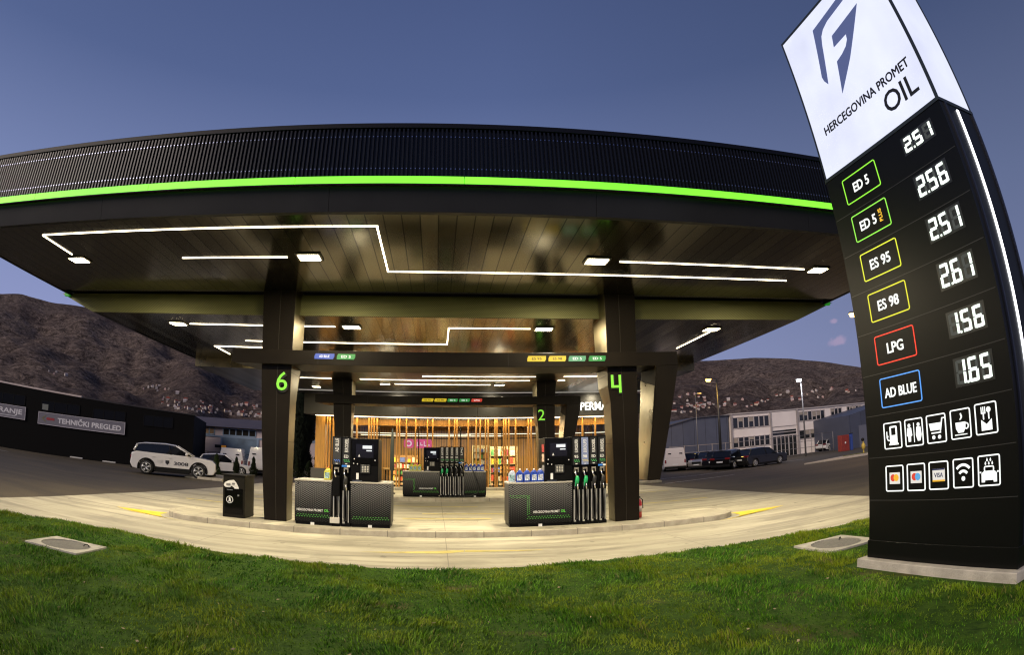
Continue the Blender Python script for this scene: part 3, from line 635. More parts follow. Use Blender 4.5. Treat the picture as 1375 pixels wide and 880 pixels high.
def gantry(y0, label, plates):
    t = thing('pump_gantry', label, 'gantry', (0.47, y0 + .45, 3.72))
    b = MB(); b.prism([(-4.8, 3.74), (-4.72, 3.72), (5.74, 3.74), (5.74, 4.07), (-4.8, 4.05)], y0, y0 + 1.0, lambda u, v, w: (u + (w - y0) * (.3 if u < 0 else 0), w, v)); b.build('beam', M_col, t, 0.006)
    b = MB(); b.box(-2.7, -2.692, y0 - .002, y0 + .01, 3.74, 4.05); b.box(1.6, 1.608, y0 - .002, y0 + .01, 3.74, 4.05); b.build('beam_joint', M_slot, t)
    # outward-raking arm at the right end, deep at the top
    b = MB(); b.hexa([(4.83, y0 + .012, 1.05), (5.135, y0 + .012, 1.05), (5.135, y0 + .74, 1.05), (4.83, y0 + .74, 1.05)], [(5.16, y0 + .012, 3.74), (5.70, y0 + .012, 3.74), (5.70, y0 + 1.02, 3.74), (5.16, y0 + 1.02, 3.74)]); b.build('raking_arm', M_col, t, 0.006)
    b = MB(); b.hexa([(4.85, y0 + .0, 1.045), (5.137, y0 + .0, 1.045), (5.137, y0 + .011, 1.045), (4.85, y0 + .011, 1.045)], [(5.19, y0, 3.735), (5.737, y0, 3.735), (5.737, y0 + .011, 3.735), (5.19, y0 + .011, 3.735)]); b.build('arm_front', M_col, t)
    b = MB(); b.add([(4.828, y0 + .02, 1.06), (4.828, y0 + .73, 1.06), (5.125 - .004, y0 + .99, 3.50), (5.10 - .004, y0 + .02, 3.26)], [(0, 1, 2, 3)]); b.add([(4.822, y0 + .02, 1.06), (4.822, y0 + .73, 1.06), (5.125 - .010, y0 + .99, 3.50), (5.10 - .010, y0 + .02, 3.26)], [(0, 1, 2, 3)]); b.build('arm_side_cladding', mat('lit_brushed_arm', (0.36, 0.32, 0.22), 0.3, 0.9, var=0.3, vscale=2), t)  # arm's inner face, brushed, with lamp light lightened into its colour
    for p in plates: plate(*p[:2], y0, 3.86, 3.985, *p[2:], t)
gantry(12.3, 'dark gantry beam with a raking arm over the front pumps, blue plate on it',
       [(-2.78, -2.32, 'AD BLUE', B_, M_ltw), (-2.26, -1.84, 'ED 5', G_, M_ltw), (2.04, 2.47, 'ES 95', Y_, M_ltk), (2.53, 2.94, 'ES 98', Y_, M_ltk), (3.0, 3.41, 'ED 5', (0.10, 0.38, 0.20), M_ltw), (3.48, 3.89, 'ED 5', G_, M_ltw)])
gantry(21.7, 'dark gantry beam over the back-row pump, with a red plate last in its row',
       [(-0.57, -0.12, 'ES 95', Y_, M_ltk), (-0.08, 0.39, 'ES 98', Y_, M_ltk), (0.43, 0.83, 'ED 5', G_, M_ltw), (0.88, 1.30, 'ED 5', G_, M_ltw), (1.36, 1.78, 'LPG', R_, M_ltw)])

# ================================================================== FUEL DISPENSERS
M_mesh = mesh_mat('diamond_mesh_print')
M_blk = mat('black_plastic', (0.0045, 0.0045, 0.0045), 0.4, spec=.10); M_glk = mat('gloss_black_glass', (0.003, 0.003, 0.003), 0.07, spec=.15)
M_top = mat('pale_counter_top', (0.36, 0.34, 0.29), 0.45); M_chr = mat('brushed_steel', (0.60, 0.60, 0.58), 0.25, 1.0)
M_lcd = glow('lit_display', (0.75, 0.80, 0.85), 0.8); M_gn = mat('green_nozzle_cover', (0.02, 0.36, 0.12), 0.35); M_kn = mat('black_nozzle_cover', (0.02, 0.02, 0.02), 0.4)
M_wl = mat('white_print', (0.62, 0.62, 0.60), 0.5, emit=(0.8, 0.8, 0.8), es=0.08); M_gl = mat('green_print', (0.10, 0.50, 0.05), 0.5, emit=(0.1, 0.5, 0.05), es=0.25)
M_hose = mat('rubber_hose', (0.02, 0.02, 0.02), 0.45); M_blu = mat('blue_sticker', (0.03, 0.19, 0.62), 0.5); M_rail = mat('pale_hose_channel', (0.62, 0.62, 0.58), 0.3, 0.6)
XD, ZD = (1, 0, 0), (0, 0, 1)
def cabinet(t, x0, x1, y0, logo, top=True, tx0=None, tx1=None, stepdots=None):
    b = MB(); b.box(x0, x1, y0, y0 + .78, 0.20, 1.10); c = b.build('cabinet', M_mesh, t, 0.012)
    b = MB(); b.box(x0 + .02, x1 - .02, y0 + .02, y0 + .76, 0.127, 0.20); b.build('plinth', M_blk, c)
    b = MB(); b.box(x0 - .012, x1 + .006, y0 - .015, y0 + .79, 1.10, 1.14); b.build('counter_top', M_top if top else M_blk, c, 0.008)
    # green outline of little diamonds
    b = MB()
    def dia(x, z, s=.017): b.xz([(x - s, z), (x, z - s * .7), (x + s, z), (x, z + s * .7)], y0 - .004, y0 - .0005)
    for z, o_ in ((0.315, 0), (0.355, .03)):
        x = (stepdots if stepdots else x0 + .05) + o_
        while x < x1 - .03: dia(x, z); x += .06
    if stepdots:
        z = 0.41
        while z < .84: dia(stepdots, z); dia(stepdots + .04, z + .02); z += .05
        x = x0 + .04
        while x < stepdots: dia(x, .84); dia(x + .03, .80); x += .06
    b.build('diamond_print', mat('green_diamond', (0.05, 0.26, 0.03), 0.5, emit=(0.05, 0.3, 0.03), es=0.12), c)['kind'] = 'stuff'
    if logo:
        xa = tx0 if tx0 else x0 + .05; xb = tx1 if tx1 else x1 - .06; w_ = xb - xa
        b = MB(); lettering(b, 'HERCEGOVINA PROMET', (xa, y0 - .0005, 0.435), XD, ZD, 0.052, w_ * .82, 0.012, 0.003); b.build('lettering', M_wl, c)
        b = MB(); lettering(b, 'OIL', (xa + w_ * .86, y0 - .0005, 0.435), XD, ZD, 0.058, w_ * .14, 0.012, 0.003); b.build('lettering', M_gl, c)
    b = MB(); b.box((x0 + x1) / 2 - .05, (x0 + x1) / 2 + .03, y0 - .004, y0 + .03, 0.128, 0.185); b.build('type_plate', mat('white_sticker', (0.7, 0.7, 0.7), 0.5), c)
    b = MB()
    for x in (x0 + .08, x1 - .08): b.lathe([(.016, -.006), (.016, .001)], (x, y0, 1.04), 8, 'y')
    b.build('lock', M_blk, c)
    return c
def tower(t, x0, x1, y0, zt, cards=False):
    b = MB(); b.box(x0, x1, y0, y0 + .78, 1.10, zt); w = b.build('display_tower', M_blk, t, 0.012); W_ = x1 - x0
    b = MB(); b.box(x0 + .02, x1 - .02, y0 - .006, y0 - .0005, 1.5, zt - .03); b.build('display_glass', M_glk, w)
    b = MB(); b.box(x0 + W_ * .18, x0 + W_ * .82, y0 - .012, y0 - .0061, zt - .42, zt - .12); sc = b.build('screen', mat('dark_screen', (0.006, 0.006, 0.009), 0.1), w)
    b = MB(); b.box(x0 + W_ * .42, x0 + W_ * .76, y0 - .015, y0 - .0121, zt - .22, zt - .15); b.box(x0 + W_ * .56, x0 + W_ * .76, y0 - .015, y0 - .0121, zt - .275, zt - .25); b.build('readout', M_lcd, sc)
    b = MB(); b.xz([(x0 + W_ * .26, zt - .40), (x0 + W_ * .34, zt - .40), (x0 + W_ * .30, zt - .34)], y0 - .015, y0 - .0121); b.build('hazard_mark', mat('grey_print', (0.5, 0.5, 0.5), 0.5), sc)
    b = MB(); b.box(x0 + W_ * .36, x0 + W_ * .70, y0 - .03, y0 - .0005, 1.33, 1.52); kp = b.build('card_terminal', mat('dark_terminal', (0.035, 0.035, 0.035), 0.4), w, 0.006)
    b = MB()
    for i in range(3):
        for j in range(4): b.box(x0 + W_ * .41 + i * .055 * W_ / .6, x0 + W_ * .41 + i * .055 * W_ / .6 + .035, y0 - .036, y0 - .0301, 1.36 + j * .035, 1.383 + j * .035)
    b.build('keypad', mat('grey_keys', (0.45, 0.44, 0.40), 0.4), kp)
    b = MB(); b.box(x0 + W_ * .20, x0 + W_ * .29, y0 - .01, y0 - .0005, 1.19, 1.33); b.build('notice', mat('white_sticker', (0.7, 0.7, 0.7), 0.5), w)
    b = MB(); b.box(x0 + W_ * .06, x0 + W_ * .42, y0 - .02, y0 - .0005, 1.155, 1.17); b.build('ledge', M_chr, w)
    b = MB()
    for x, z in ((.12, 1.64), (.88, 1.62), (.10, 1.54), (.24, 1.53)): b.lathe([(.014, -.012), (.014, -.0005)], (x0 + W_ * x, y0, z), 8, 'y')
    b.build('button', mat('grey_print', (0.5, 0.5, 0.5), 0.5), w)
    if cards:
        for k, (z, c_) in enumerate(((1.90, (0.5, 0.05, 0.05)), (1.68, (0.62, 0.45, 0.35)), (1.42, (0.28, 0.28, 0.28)))):
            b = MB(); b.box(x0 - .006, x0 - .0005, y0 + .08, y0 + .34, z - .09, z + .09); b.build('notice', mat('side_notice_%s' % 'red buff grey'.split()[k], c_, 0.5, var=.4, vscale=20), w)
    return w
def nozzle_columns(t, x0, x1, y0, zt, specs):
    n = len(specs); w = (x1 - x0) / n
    for k, (text, code, tcol, ncol, nozzle) in enumerate(specs):
        a, c = x0 + k * w, x0 + (k + 1) * w; m_ = (a + c) / 2
        b = MB(); b.box(a + .003, c - .003, y0 + .03, y0 + .75, 0.127, zt); b.box(a + .003, c - .003, y0 - .01, y0 + .03, 1.50, zt); b.box(a + .003, c - .003, y0 - .01, y0 + .03, .127, .20)
        q = b.build('nozzle_column', M_blk, t, 0.006)
        b = MB(); b.box(a + .02, c - .02, y0 - .016, y0 - .0105, 1.50, zt - .03); pn = b.build('fuel_panel', mat('panel_' + tcol[0], tcol[1], 0.4, var=.25, vscale=60), q)
        b = MB(); lettering(b, text, (m_ + w * .19, y0 - .0165, 1.78), ZD, (-1, 0, 0), w * .36, 0.30, 0.012, 0.003); b.build('lettering', M_wl, pn)
        b = MB()
        if code: lettering(b, code, (m_, y0 - .0165, 1.655), XD, ZD, 0.065, w * .46, 0.012, 0.003, 'c')
        b.xz([(m_ - .03, 1.53), (m_ + .03, 1.53), (m_ + .018, 1.515), (m_ - .018, 1.515)], y0 - .02, y0 - .0165); b.build('lettering', M_wl, pn)
        b = MB()
        for i in range(3):
            for j in range(2): x, z = m_ - .045 + i * .045 + (.0 if j else .02), 1.575 + j * .03; b.xz([(x - .015, z), (x, z - .012), (x + .015, z), (x, z + .012)], y0 - .02, y0 - .0165)
        b.build('diamond_print', mat('mark_' + tcol[0], ncol, 0.5, emit=ncol, es=.15), pn)
        # holster with nozzle
        b = MB(); b.box(a + .025, c - .025, y0 + .022, y0 + .031, 0.80, 1.46); b.build('holster', M_glk, q)
        b = MB(); b.box(m_ - .05, m_ + .05, y0 - .02, y0 + .02, 1.40, 1.44); b.box(m_ - .05, m_ - .03, y0 - .02, y0 + .02, 1.33, 1.40); b.box(m_ + .03, m_ + .05, y0 - .02, y0 + .02, 1.33, 1.40); b.build('nozzle_hook', mat('grey_hook', (0.28, 0.26, 0.22), 0.4, .4), q)
        b = MB(); b.tube([(m_ - .035, y0 - .03, 1.39), (m_ - .03, y0 - .05, 1.30), (m_ - .005, y0 - .06, 1.22)], .016, 8, .02); b.build('spout', M_chr, q)
        if nozzle:
            b = MB(); b.lathe([(.012, 1.075), (.032, 1.085), (.042, 1.13), (.046, 1.19), (.035, 1.235), (.018, 1.25)], (m_ + .005, y0 - .06, 0), 10); b.box(m_ - .045, m_ - .03, y0 - .085, y0 - .045, 1.02, 1.17)
            nz_ = b.build('nozzle', M_gn if nozzle == 'g' else M_kn, q)
            b = MB(); b.tube([(m_ + .01, y0 - .055, 1.08), (m_ + .015, y0 - .05, 1.0), (m_ + .02, y0 - .04, .93)], .02, 8); b.build('swivel', M_chr if nozzle != 'G' else M_gn, nz_)
        b = MB(); b.tube([(m_ + .02, y0 - .04, .93), (m_ + .035, y0 - .035, .7), (m_ + .04, y0 - .03, .42), (m_ + .02, y0 - .03, .27), (m_ - .01, y0 - .03, .25), (m_ - .03, y0 - .03, .32), (m_ - .035, y0 - .02, .6), (m_ - .035, y0 + .0, .95), (m_ - .035, y0 + .02, 1.1)], .016, 8); b.build('hose', M_hose, q)
        b = MB(); b.box(m_ - .066, m_ - .046, y0 - .02, y0 + .028, .22, .93); b.box(m_ + .052, m_ + .070, y0 - .02, y0 + .028, .22, .93); b.box(m_ - .066, m_ - .02, y0 - .02, y0 + .02, .20, .235); b.build('hose_channel', M_rail, q)
    b = MB(); b.box(x1 - .2, x1 - .09, y0 - .016, y0 - .0105, 1.455, 1.495); b.build('sticker', M_blu, t); b = MB(); b.box(x1 - .085, x1 - .02, y0 - .016, y0 - .0105, 1.455, 1.495); b.build('sticker', mat('white_sticker', (0.7, 0.7, 0.7), 0.5), t)
DK = ('dark', (0.011, 0.011, 0.011)); BL = ('pale_blue', (0.16, 0.20, 0.36)); GR = ('grey', (0.035, 0.035, 0.035))
GNc, YLc, BUc, RDc = (0.06, 0.40, 0.10), (0.65, 0.55, 0.05), (0.05, 0.15, 0.6), (0.55, 0.05, 0.03)
# front left
t = thing('fuel_dispenser', 'front dispenser beside the numeral 6 column, two nozzle bays left of its tower', 'fuel pump', (-2.03, 12.6, 0.127))
cabinet(t, -3.10, -2.27, 12.2, True); tower(t, -1.85, -1.25, 12.2, 2.09); cabinet(t, -1.85, -0.97, 12.2, False)
nozzle_columns(t, -2.27, -1.85, 12.2, 2.12, [('AD BLUE', '', GR, BUc, None), ('EURODIESEL', 'ED', DK, GNc, 'k')])
b = MB(); b.box(-2.29, -2.08, 12.12, 12.19, .20, .33); b.build('hose_box', mat('grey_hose_box', (0.50, 0.48, 0.42), 0.5), t, .006)
b = MB(); b.box(-2.24, -2.08, 12.13, 12.2, .80, 1.25); b.build('nozzle_cover', M_blk, t, .02)
# front right
t = thing('fuel_dispenser', 'front dispenser beside the numeral 4 column, four nozzle bays right of its tower', 'fuel pump', (2.7, 12.8, 0.127))
cabinet(t, 1.60, 3.04, 12.4, True, tx0=2.15, tx1=2.88, stepdots=2.02); tower(t, 2.42, 3.04, 12.4, 2.13, True)
nozzle_columns(t, 3.04, 3.85, 12.4, 2.15, [('EUROSUPER', '95', DK, YLc, 'g'), ('EUROSUPER', '98', BL, YLc, 'g'), ('EURODIESEL', 'ED', DK, GNc, 'k'), ('EURODIESEL', 'ED', DK, GNc, 'k')])
# back row, in the middle
t = thing('fuel_dispenser', 'distant dispenser on the second island, five nozzle bays between two low cabinets', 'fuel pump', (0.33, 22.2, 0.127))
cabinet(t, -1.28, 0.14, 21.8, True, tx0=-.65, tx1=.02, stepdots=-.86); tower(t, -0.47, 0.14, 21.8, 2.07); cabinet(t, 1.08, 1.94, 21.8, False)
nozzle_columns(t, 0.14, 1.08, 21.8, 2.10, [('EUROSUPER', '95', DK, YLc, 'g'), ('EUROSUPER', '98', DK, YLc, 'g'), ('EURODIESEL', 'ED', DK, GNc, 'k'), ('EURODIESEL', 'ED', DK, GNc, 'k'), ('LPG', '', DK, RDc, 'k')])
b = MB(); b.tube([(1.12, 21.75, 1.5), (1.3, 21.70, 1.35), (1.5, 21.7, 1.0), (1.65, 21.7, .6), (1.6, 21.68, .3), (1.3, 21.65, .18), (1.0, 21.66, .17)], .018, 8); b.build('air_hose', M_hose, t)

# bottles standing on the counters
def bottle(x, y, z, kind, label, group):
    t = thing('fluid_bottle', label, 'bottle', (x, y, z), random.uniform(-.2, .2), group, False)
    cols = dict(blue=(0.012, 0.05, 0.36), yellow=(0.52, 0.50, 0.04), pale=(0.45, 0.52, 0.62))[kind]
    b = MB(); P = [(-.078, -.05), (.078, -.05), (.078, .05), (-.078, .05)]
    b.hexa([(px_, py_, 0) for px_, py_ in P], [(px_, py_, .20) for px_, py_ in P]); b.hexa([(px_, py_, .2) for px_, py_ in P], [(px_ * .3 + .012, py_ * .45, .27) for px_, py_ in P])
    bo = b.build('bottle_body', mat('bottle_' + kind, cols, 0.3, coat=.4), t, .012, local=True)
    b = MB(); b.lathe([(.018, .268), (.018, .30)], (.012, 0, 0), 10); b.build('cap', mat('cap_' + ('white' if kind == 'blue' else 'red'), (0.7, 0.7, 0.7) if kind == 'blue' else (0.6, 0.06, 0.03), 0.4), t, local=True)
    b = MB(); b.box(-.055, .055, -.056, -.0502, .04, .17); b.build('paper_label', mat('label_' + kind, (0.45, 0.50, 0.60) if kind == 'blue' else (0.25, 0.40, 0.42), 0.5, var=.9, vscale=28), bo, local=True)
for k, x in enumerate((1.86, 2.02, 2.18, 2.335)):
    bottle(x, 12.52, 1.14, 'blue', 'blue bottle in the front file on the counter beside the numeral 4 column pump', 'blue bottles on the front right pump')
for k, x in enumerate((1.88, 2.04, 2.20, 2.34)):
    bottle(x, 12.66, 1.14, 'blue', 'blue bottle in the rear file on the counter beside the numeral 4 column pump', 'blue bottles at the back of the front right pump')
bottle(1.70, 12.60, 1.14, 'pale', 'pale cloudy bottle left of the blue ones on the front pump counter', None)
for k, x in enumerate((1.18, 1.34, 1.50, 1.66, 1.80)):
    bottle(x, 22.05, 1.14, 'blue', 'blue bottle on the right cabinet of the distant second-island pump', 'blue bottles on the distant pump')
for k, x in enumerate((-0.98, -0.81, -0.64)):
    bottle(x, 22.05, 1.14, 'yellow', 'yellow canister on the left cabinet of the distant second-island pump', 'yellow canisters on the distant pump')
bottle(-2.40, 12.42, 1.14, 'yellow', 'yellow canister with red cap alone on the pump counter beside column 6', None)

# waste bin with glove dispenser
t = thing('waste_bin', 'black square bin with a white glove picture, left of the numeral 6 column', 'bin', (-4.58, 12.65, 0.127))
b = MB(); b.box(-4.85, -4.31, 12.3, 12.98, 0.127, 1.09); bd = b.build('bin_body', mat('bin_black', (0.010, 0.009, 0.006), 0.45, spec=.12), t, .012)
b = MB(); b.box(-4.87, -4.29, 12.28, 13.0, 1.09, 1.12); b.build('bin_lid', mat('bin_black', (0.022, 0.02, 0.016), 0.35), t, .006)
b = MB(); b.box(-4.80, -4.36, 12.285, 12.2995, 0.22, 0.80); b.build('door', M_glk, bd)
b = MB(); b.xz([(-4.83, .86), (-4.80, .93), (-4.70, .98), (-4.58, 1.0), (-4.52, .94), (-4.46, .84), (-4.44, .74), (-4.48, .70), (-4.53, .73), (-4.57, .82), (-4.63, .86), (-4.68, .82), (-4.78, .82)], 12.29, 12.2995); gv = b.build('glove_picture', mat('glove_white', (0.55, 0.54, 0.50), 0.5, emit=(.5, .5, .47), es=.12, var=.3, vscale=14), bd)
b = MB(); b.box(-4.76, -4.66, 12.28, 12.2895, .865, .91); b.box(-4.62, -4.55, 12.28, 12.2895, .89, .93); b.build('picture_print', mat('grey_print2', (0.15, 0.15, 0.14), 0.5), gv)
b = MB(); b.box(-4.74, -4.60, 12.28, 12.2849, .755, .775); b.build('flap_handle', M_chr, bd)
b = MB(); b.lathe([(.085, 12.279), (.085, 12.2849)], (-4.67, 0, .54), 24, 'y'); rd = b.build('round_mark', mat('glove_white2', (0.6, 0.6, 0.58), 0.5, emit=(.5, .5, .48), es=.1), bd)
b = MB(); b.lathe([(.070, 12.275), (.070, 12.2789)], (-4.67, 0, .54), 24, 'y'); rk = b.build('mark_field', M_blk, rd)
b = MB(); b.xz([(-4.69, .585), (-4.66, .60), (-4.645, .56), (-4.635, .49), (-4.655, .485), (-4.665, .52), (-4.68, .485), (-4.70, .49), (-4.685, .54)], 12.271, 12.2749); b.build('walking_figure', mat('glove_white2', (0.6, 0.6, 0.58), 0.5), rk) if False else b.build('walking_figure', mat('glove_white2', (0.6, 0.6, 0.58), 0.5), rd)
b = MB(); b.box(-4.48, -4.44, 12.28, 12.2849, .63, .67); b.build('latch', M_chr, bd)
# fire extinguisher
t = thing('fire_extinguisher', 'red fire extinguisher standing behind the foot of the numeral 4 column', 'extinguisher', (4.79, 12.85, 0.127))
b = MB(); b.lathe([(.07, .13), (.085, .15), (.085, .50), (.06, .56), (.025, .59)], (4.79, 12.85, 0), 18); b.build('cylinder', mat('extinguisher_red', (0.50, 0.012, 0.015), 0.3, coat=.6), t)
b = MB(); b.box(4.775, 4.805, 12.82, 12.88, .585, .66); b.box(4.74, 4.84, 12.835, 12.865, .63, .65); b.tube([(4.82, 12.85, .62), (4.89, 12.83, .56), (4.895, 12.82, .35)], .012, 6); b.build('valve', M_blk, t)
b = MB(); b.lathe([(.0865, .28), (.0865, .42)], (4.79, 12.85, 0), 18); b.build('paper_label', mat('extinguisher_label', (0.55, 0.45, 0.40), 0.5, var=.4, vscale=40), t)

# ================================================================== PRICE PYLON
PS = 0.07; PO = Vector((5.22, 5.45, 0)); PU = Vector((math.sin(PS), -math.cos(PS), 0)); PN = Vector((-math.cos(PS), -math.sin(PS), 0))
def pp(s, z, o): v = PO + PU * s + PN * o; return (v.x, v.y, z)
def pbox(b, s0, s1, z0, z1, o0, o1):
    return b.hexa([pp(s0, z0, o0), pp(s1, z0, o0), pp(s1, z0, o1), pp(s0, z0, o1)], [pp(s0, z1, o0), pp(s1, z1, o0), pp(s1, z1, o1), pp(s0, z1, o1)])
def ppoly(b, poly, o0, o1): return b.prism(poly, o0, o1, lambda u, v, w: pp(u, v, w))
def ptext(b, body, s, z, h, w=None, bold=0.0, o=0.002, ext=0.004, align='l', shear=0.0):
    return lettering(b, body, pp(s, z, o), PU, (0, 0, 1), h, w, bold, ext, align, shear)
M_pyl = mat('pylon_black', (0.004, 0.0042, 0.004), 0.33, 0.0, spec=.2); M_pysd = mat('pylon_side', (0.020, 0.024, 0.045), 0.33, 0.5)
M_box = glow('white_light_box', (0.74, 0.78, 0.97), 0.98); g = G(M_box); n_ = g.noise(g.obj((1, 1, .8)), 1.1, 3, .5); g.L.new(g.rng(n_, .3, .7, .52 , .66), g.b.inputs['Emission Strength'])
M_sig = glow('white_sign_light', (0.93, 0.97, 0.93), 1.15); M_emb = mat('emblem_slate', (0.055, 0.075, 0.17), 0.5, emit=(0.10, 0.13, 0.30), es=0.55)
PWd, PD = 2.22, 0.78
t = thing('price_pylon', 'tall black price pylon with white lit head, standing on a concrete plinth in the grass', 'price sign', (5.65, 4.37, 0.0))
b = MB(); pbox(b, 0, PWd, .36, 5.04, -PD, 0); body = b.build('pylon_body', M_pyl, t)
b = MB(); pbox(b, -.012, PWd + .012, .14, .36, -PD - .012, .012); b.build('skirt', M_pyl, t, .004)
b = MB(); pbox(b, -.09, PWd + .07, -.05, .14, -PD - .1, .13); b.build('plinth', mat('plinth_concrete', (0.40, 0.37, 0.32), 0.85, var=.22, vscale=5, bump=.4, bscale=40), t, .012)
b = MB(); pbox(b, -.01, PWd + .01, 5.04, 5.085, -PD - .01, .01); b.build('head_frame', mat('frame_grey_green', (0.05, 0.06, 0.06), 0.35, .6), t)
b = MB(); pbox(b, .03, PWd - .03, 5.085, 7.47, -.05, .0); hb = b.build('light_box', M_box, t)
b = MB(); pbox(b, PWd - .04, PWd - .0, 5.085, 7.47, -PD + .04, -.04); b.build('side_light_box', M_box, t)
b = MB(); pbox(b, .03, PWd - .045, 5.085, 7.47, -PD, -.051); b.build('head_core', M_pysd, t)
b = MB()
for s0, s1 in ((.0, .03), (PWd - .03, PWd)): pbox(b, s0, s1, 5.085, 7.47, -.038, .006)
pbox(b, 0, PWd, 7.47, 7.51, -PD, .006); pbox(b, PWd - .02, PWd + .004, 5.085, 7.47, -PD, -PD + .039)
b.build('head_edge', mat('frame_grey_green', (0.05, 0.06, 0.06), 0.35, .6), t)
for z in (.86, 1.38, 1.89, 2.385, 2.90, 3.42, 3.94, 4.46):
    b = MB(); pbox(b, .02, PWd - .02, z - .004, z + .004, .0005, .004); b.build('panel_joint', mat('joint_grey', (0.05, 0.05, 0.05), 0.4, .4), body)
b = MB(); pbox(b, PWd + .0005, PWd + .012, .5, 5.0, -.40, -.36); b.build('side_led', glow('cool_led_line', (0.93, 0.95, 1.0), 4.0), t)
b = MB(); pbox(b, PWd + .0005, PWd + .02, .36, 5.04, -.13, -.10); pbox(b, PWd + .0005, PWd + .02, .36, 5.04, -PD + .02, -PD + .05); b.build('side_fin', M_pysd, t)
# emblem and lettering on the head
for poly in ([(1.95, 7.42), (1.62, 7.42), (1.43, 7.27), (.74, 7.20), (.56, 6.46), (.575, 6.38), (.63, 6.29), (.80, 6.88), (.85, 7.0), (.93, 7.07), (1.07, 7.12), (1.5, 7.16), (1.72, 7.24)],
             [(1.70, 6.93), (1.04, 6.86), (.99, 6.69), (1.29, 6.70), (1.27, 6.62), (1.20, 6.55), (1.08, 6.50), (.94, 6.47), (.82, 6.01), (1.19, 6.36)]):
    b = MB(); ppoly(b, poly, .0005, .006); b.build('emblem', M_emb, hb)
b = MB(); ptext(b, 'HERCEGOVINA PROMET', .26, 5.655, .120, 1.77, 0.0, .0005, .004); ptext(b, 'HERCEGOVINA PROMET', .268, 5.657, .120, 1.77, 0.0, .0005, .0045); ptext(b, 'HERCEGOVINA PROMET', .264, 5.651, .120, 1.77, 0.0, .0005, .005); b.build('lettering', M_ltk, hb)
b = MB(); ptext(b, 'OIL', 1.43, 5.30, .27, .60, .012, .0005, .004); b.build('lettering', M_ltk, hb)
def frame(b, s0, s1, z0, z1, w, r, o=.0005, e=.006):
    def rr(a0, a1, c0, c1, r_):
        P = []
        for cx, cz, an in ((a1 - r_, c0 + r_, -90), (a1 - r_, c1 - r_, 0), (a0 + r_, c1 - r_, 90), (a0 + r_, c0 + r_, 180)):
            for k in range(5): q = R(an + 22.5 * k); P.append((cx + r_ * math.cos(q), cz + r_ * math.sin(q)))
        return P
    O_, I_ = rr(s0, s1, z0, z1, r), rr(s0 + w, s1 - w, z0 + w, z1 - w, max(r - w, .004)); n = len(O_)
    b.add([pp(u, v, o + e) for u, v in O_] + [pp(u, v, o + e) for u, v in I_] + [pp(u, v, o) for u, v in O_] + [pp(u, v, o) for u, v in I_],
          [f for k in range(n) for f in ((k, (k + 1) % n, n + (k + 1) % n, n + k), (2 * n + k, 2 * n + (k + 1) % n, (k + 1) % n, k), (n + k, n + (k + 1) % n, 3 * n + (k + 1) % n, 3 * n + k))])
    return b
SEG = {'0': 'abcdef', '1': 'bc', '2': 'abged', '3': 'abgcd', '4': 'fgbc', '5': 'afgcd', '6': 'afgcde', '7': 'abc', '8': 'abcdefg', '9': 'abcdfg'}
M_off = mat('unlit_segment', (0.035, 0.045, 0.045), 0.5, emit=(.3, .33, .32), es=.10); M_dig = glow('lit_segment', (0.88, 1.0, 0.90), 1.6); M_disp = mat('display_black', (0.02, 0.022, 0.022), 0.3)
def digit(s, z, w, h, ch, on):
    out = []; k = .034; m_ = z + h / 2; sh = .0
    R_ = dict(a=(s + k * .6, s + w - k * .6, z + h - k, z + h), d=(s + k * .6, s + w - k * .6, z, z + k), g=(s + k * .6, s + w - k * .6, m_ - k / 2, m_ + k / 2),
              f=(s, s + k, m_ + .006, z + h - .006), b=(s + w - k, s + w, m_ + .006, z + h - .006), e=(s, s + k, z + .006, m_ - .006), c=(s + w - k, s + w, z + .006, m_ - .006))
    return [R_[q] for q in 'abcdefg' if (q in SEG[ch]) == on]
rows = [('ED 5', (0.30, 0.85, 0.05), '251', 4.57, 4.71, 4.91), ('ED 5', (0.28, 0.80, 0.08), '256', 4.05, 4.14, 4.40), ('ES 95', (0.75, 0.80, 0.05), '251', 3.53, 3.62, 3.88), ('ES 98', (0.80, 0.78, 0.04), '261', 3.01, 3.08, 3.355), ('LPG', (0.95, 0.06, 0.03), '156', 2.48, 2.56, 2.81), ('AD BLUE', (0.10, 0.35, 0.90), '165', 1.965, 2.04, 2.315)]
for k, (nm, c_, num, zl, zd, zt) in enumerate(rows):
    b = MB(); frame(b, .30, .965, zl, zl + .355, .013, .03); fr = b.build('fuel_frame', glow('frame_%d' % k if False else 'frame_' + '_'.join(str(int(x * 100)) for x in c_), c_, 1.0), body)
    b = MB(); ptext(b, nm, .632 if k != 1 else .58, zl + .115, .125 if nm != 'AD BLUE' else .115, {'ED 5': .30, 'ES 95': .36, 'ES 98': .36, 'LPG': .27, 'AD BLUE': .52}[nm], .018, .0005, .006, 'c'); b.build('lettering', M_sig, fr)
    if k == 1:
        b = MB(); lettering(b, 'PLUS', pp(.84, zl + .10, .0005), (0, 0, 1), tuple(-PU), .055, .16, .016, .006); b.build('lettering', glow('amber_letter', (0.95, 0.55, 0.04), 0.9), fr)
    b = MB(); pbox(b, 1.47, 2.01, zd - .015, zt + .015, .0005, .004); dp = b.build('price_display', M_disp, body)
    on, off = MB(), MB(); w_ = .125
    for i, ch in enumerate(num):
        s_ = 1.50 + i * .172
        for q in digit(s_, zd + .01, w_ + .01, zt - zd - .02, ch, True): pbox(on, *q, .0045, .010)
        for q in digit(s_, zd + .01, w_ + .01, zt - zd - .02, ch, False): pbox(off, *q, .0045, .007)
    pbox(on, 1.642, 1.664, zd + .01, zd + .035, .0045, .010)
    on.build('price_lettering', M_dig, dp); off.build('unlit_segment_print', M_off, dp)
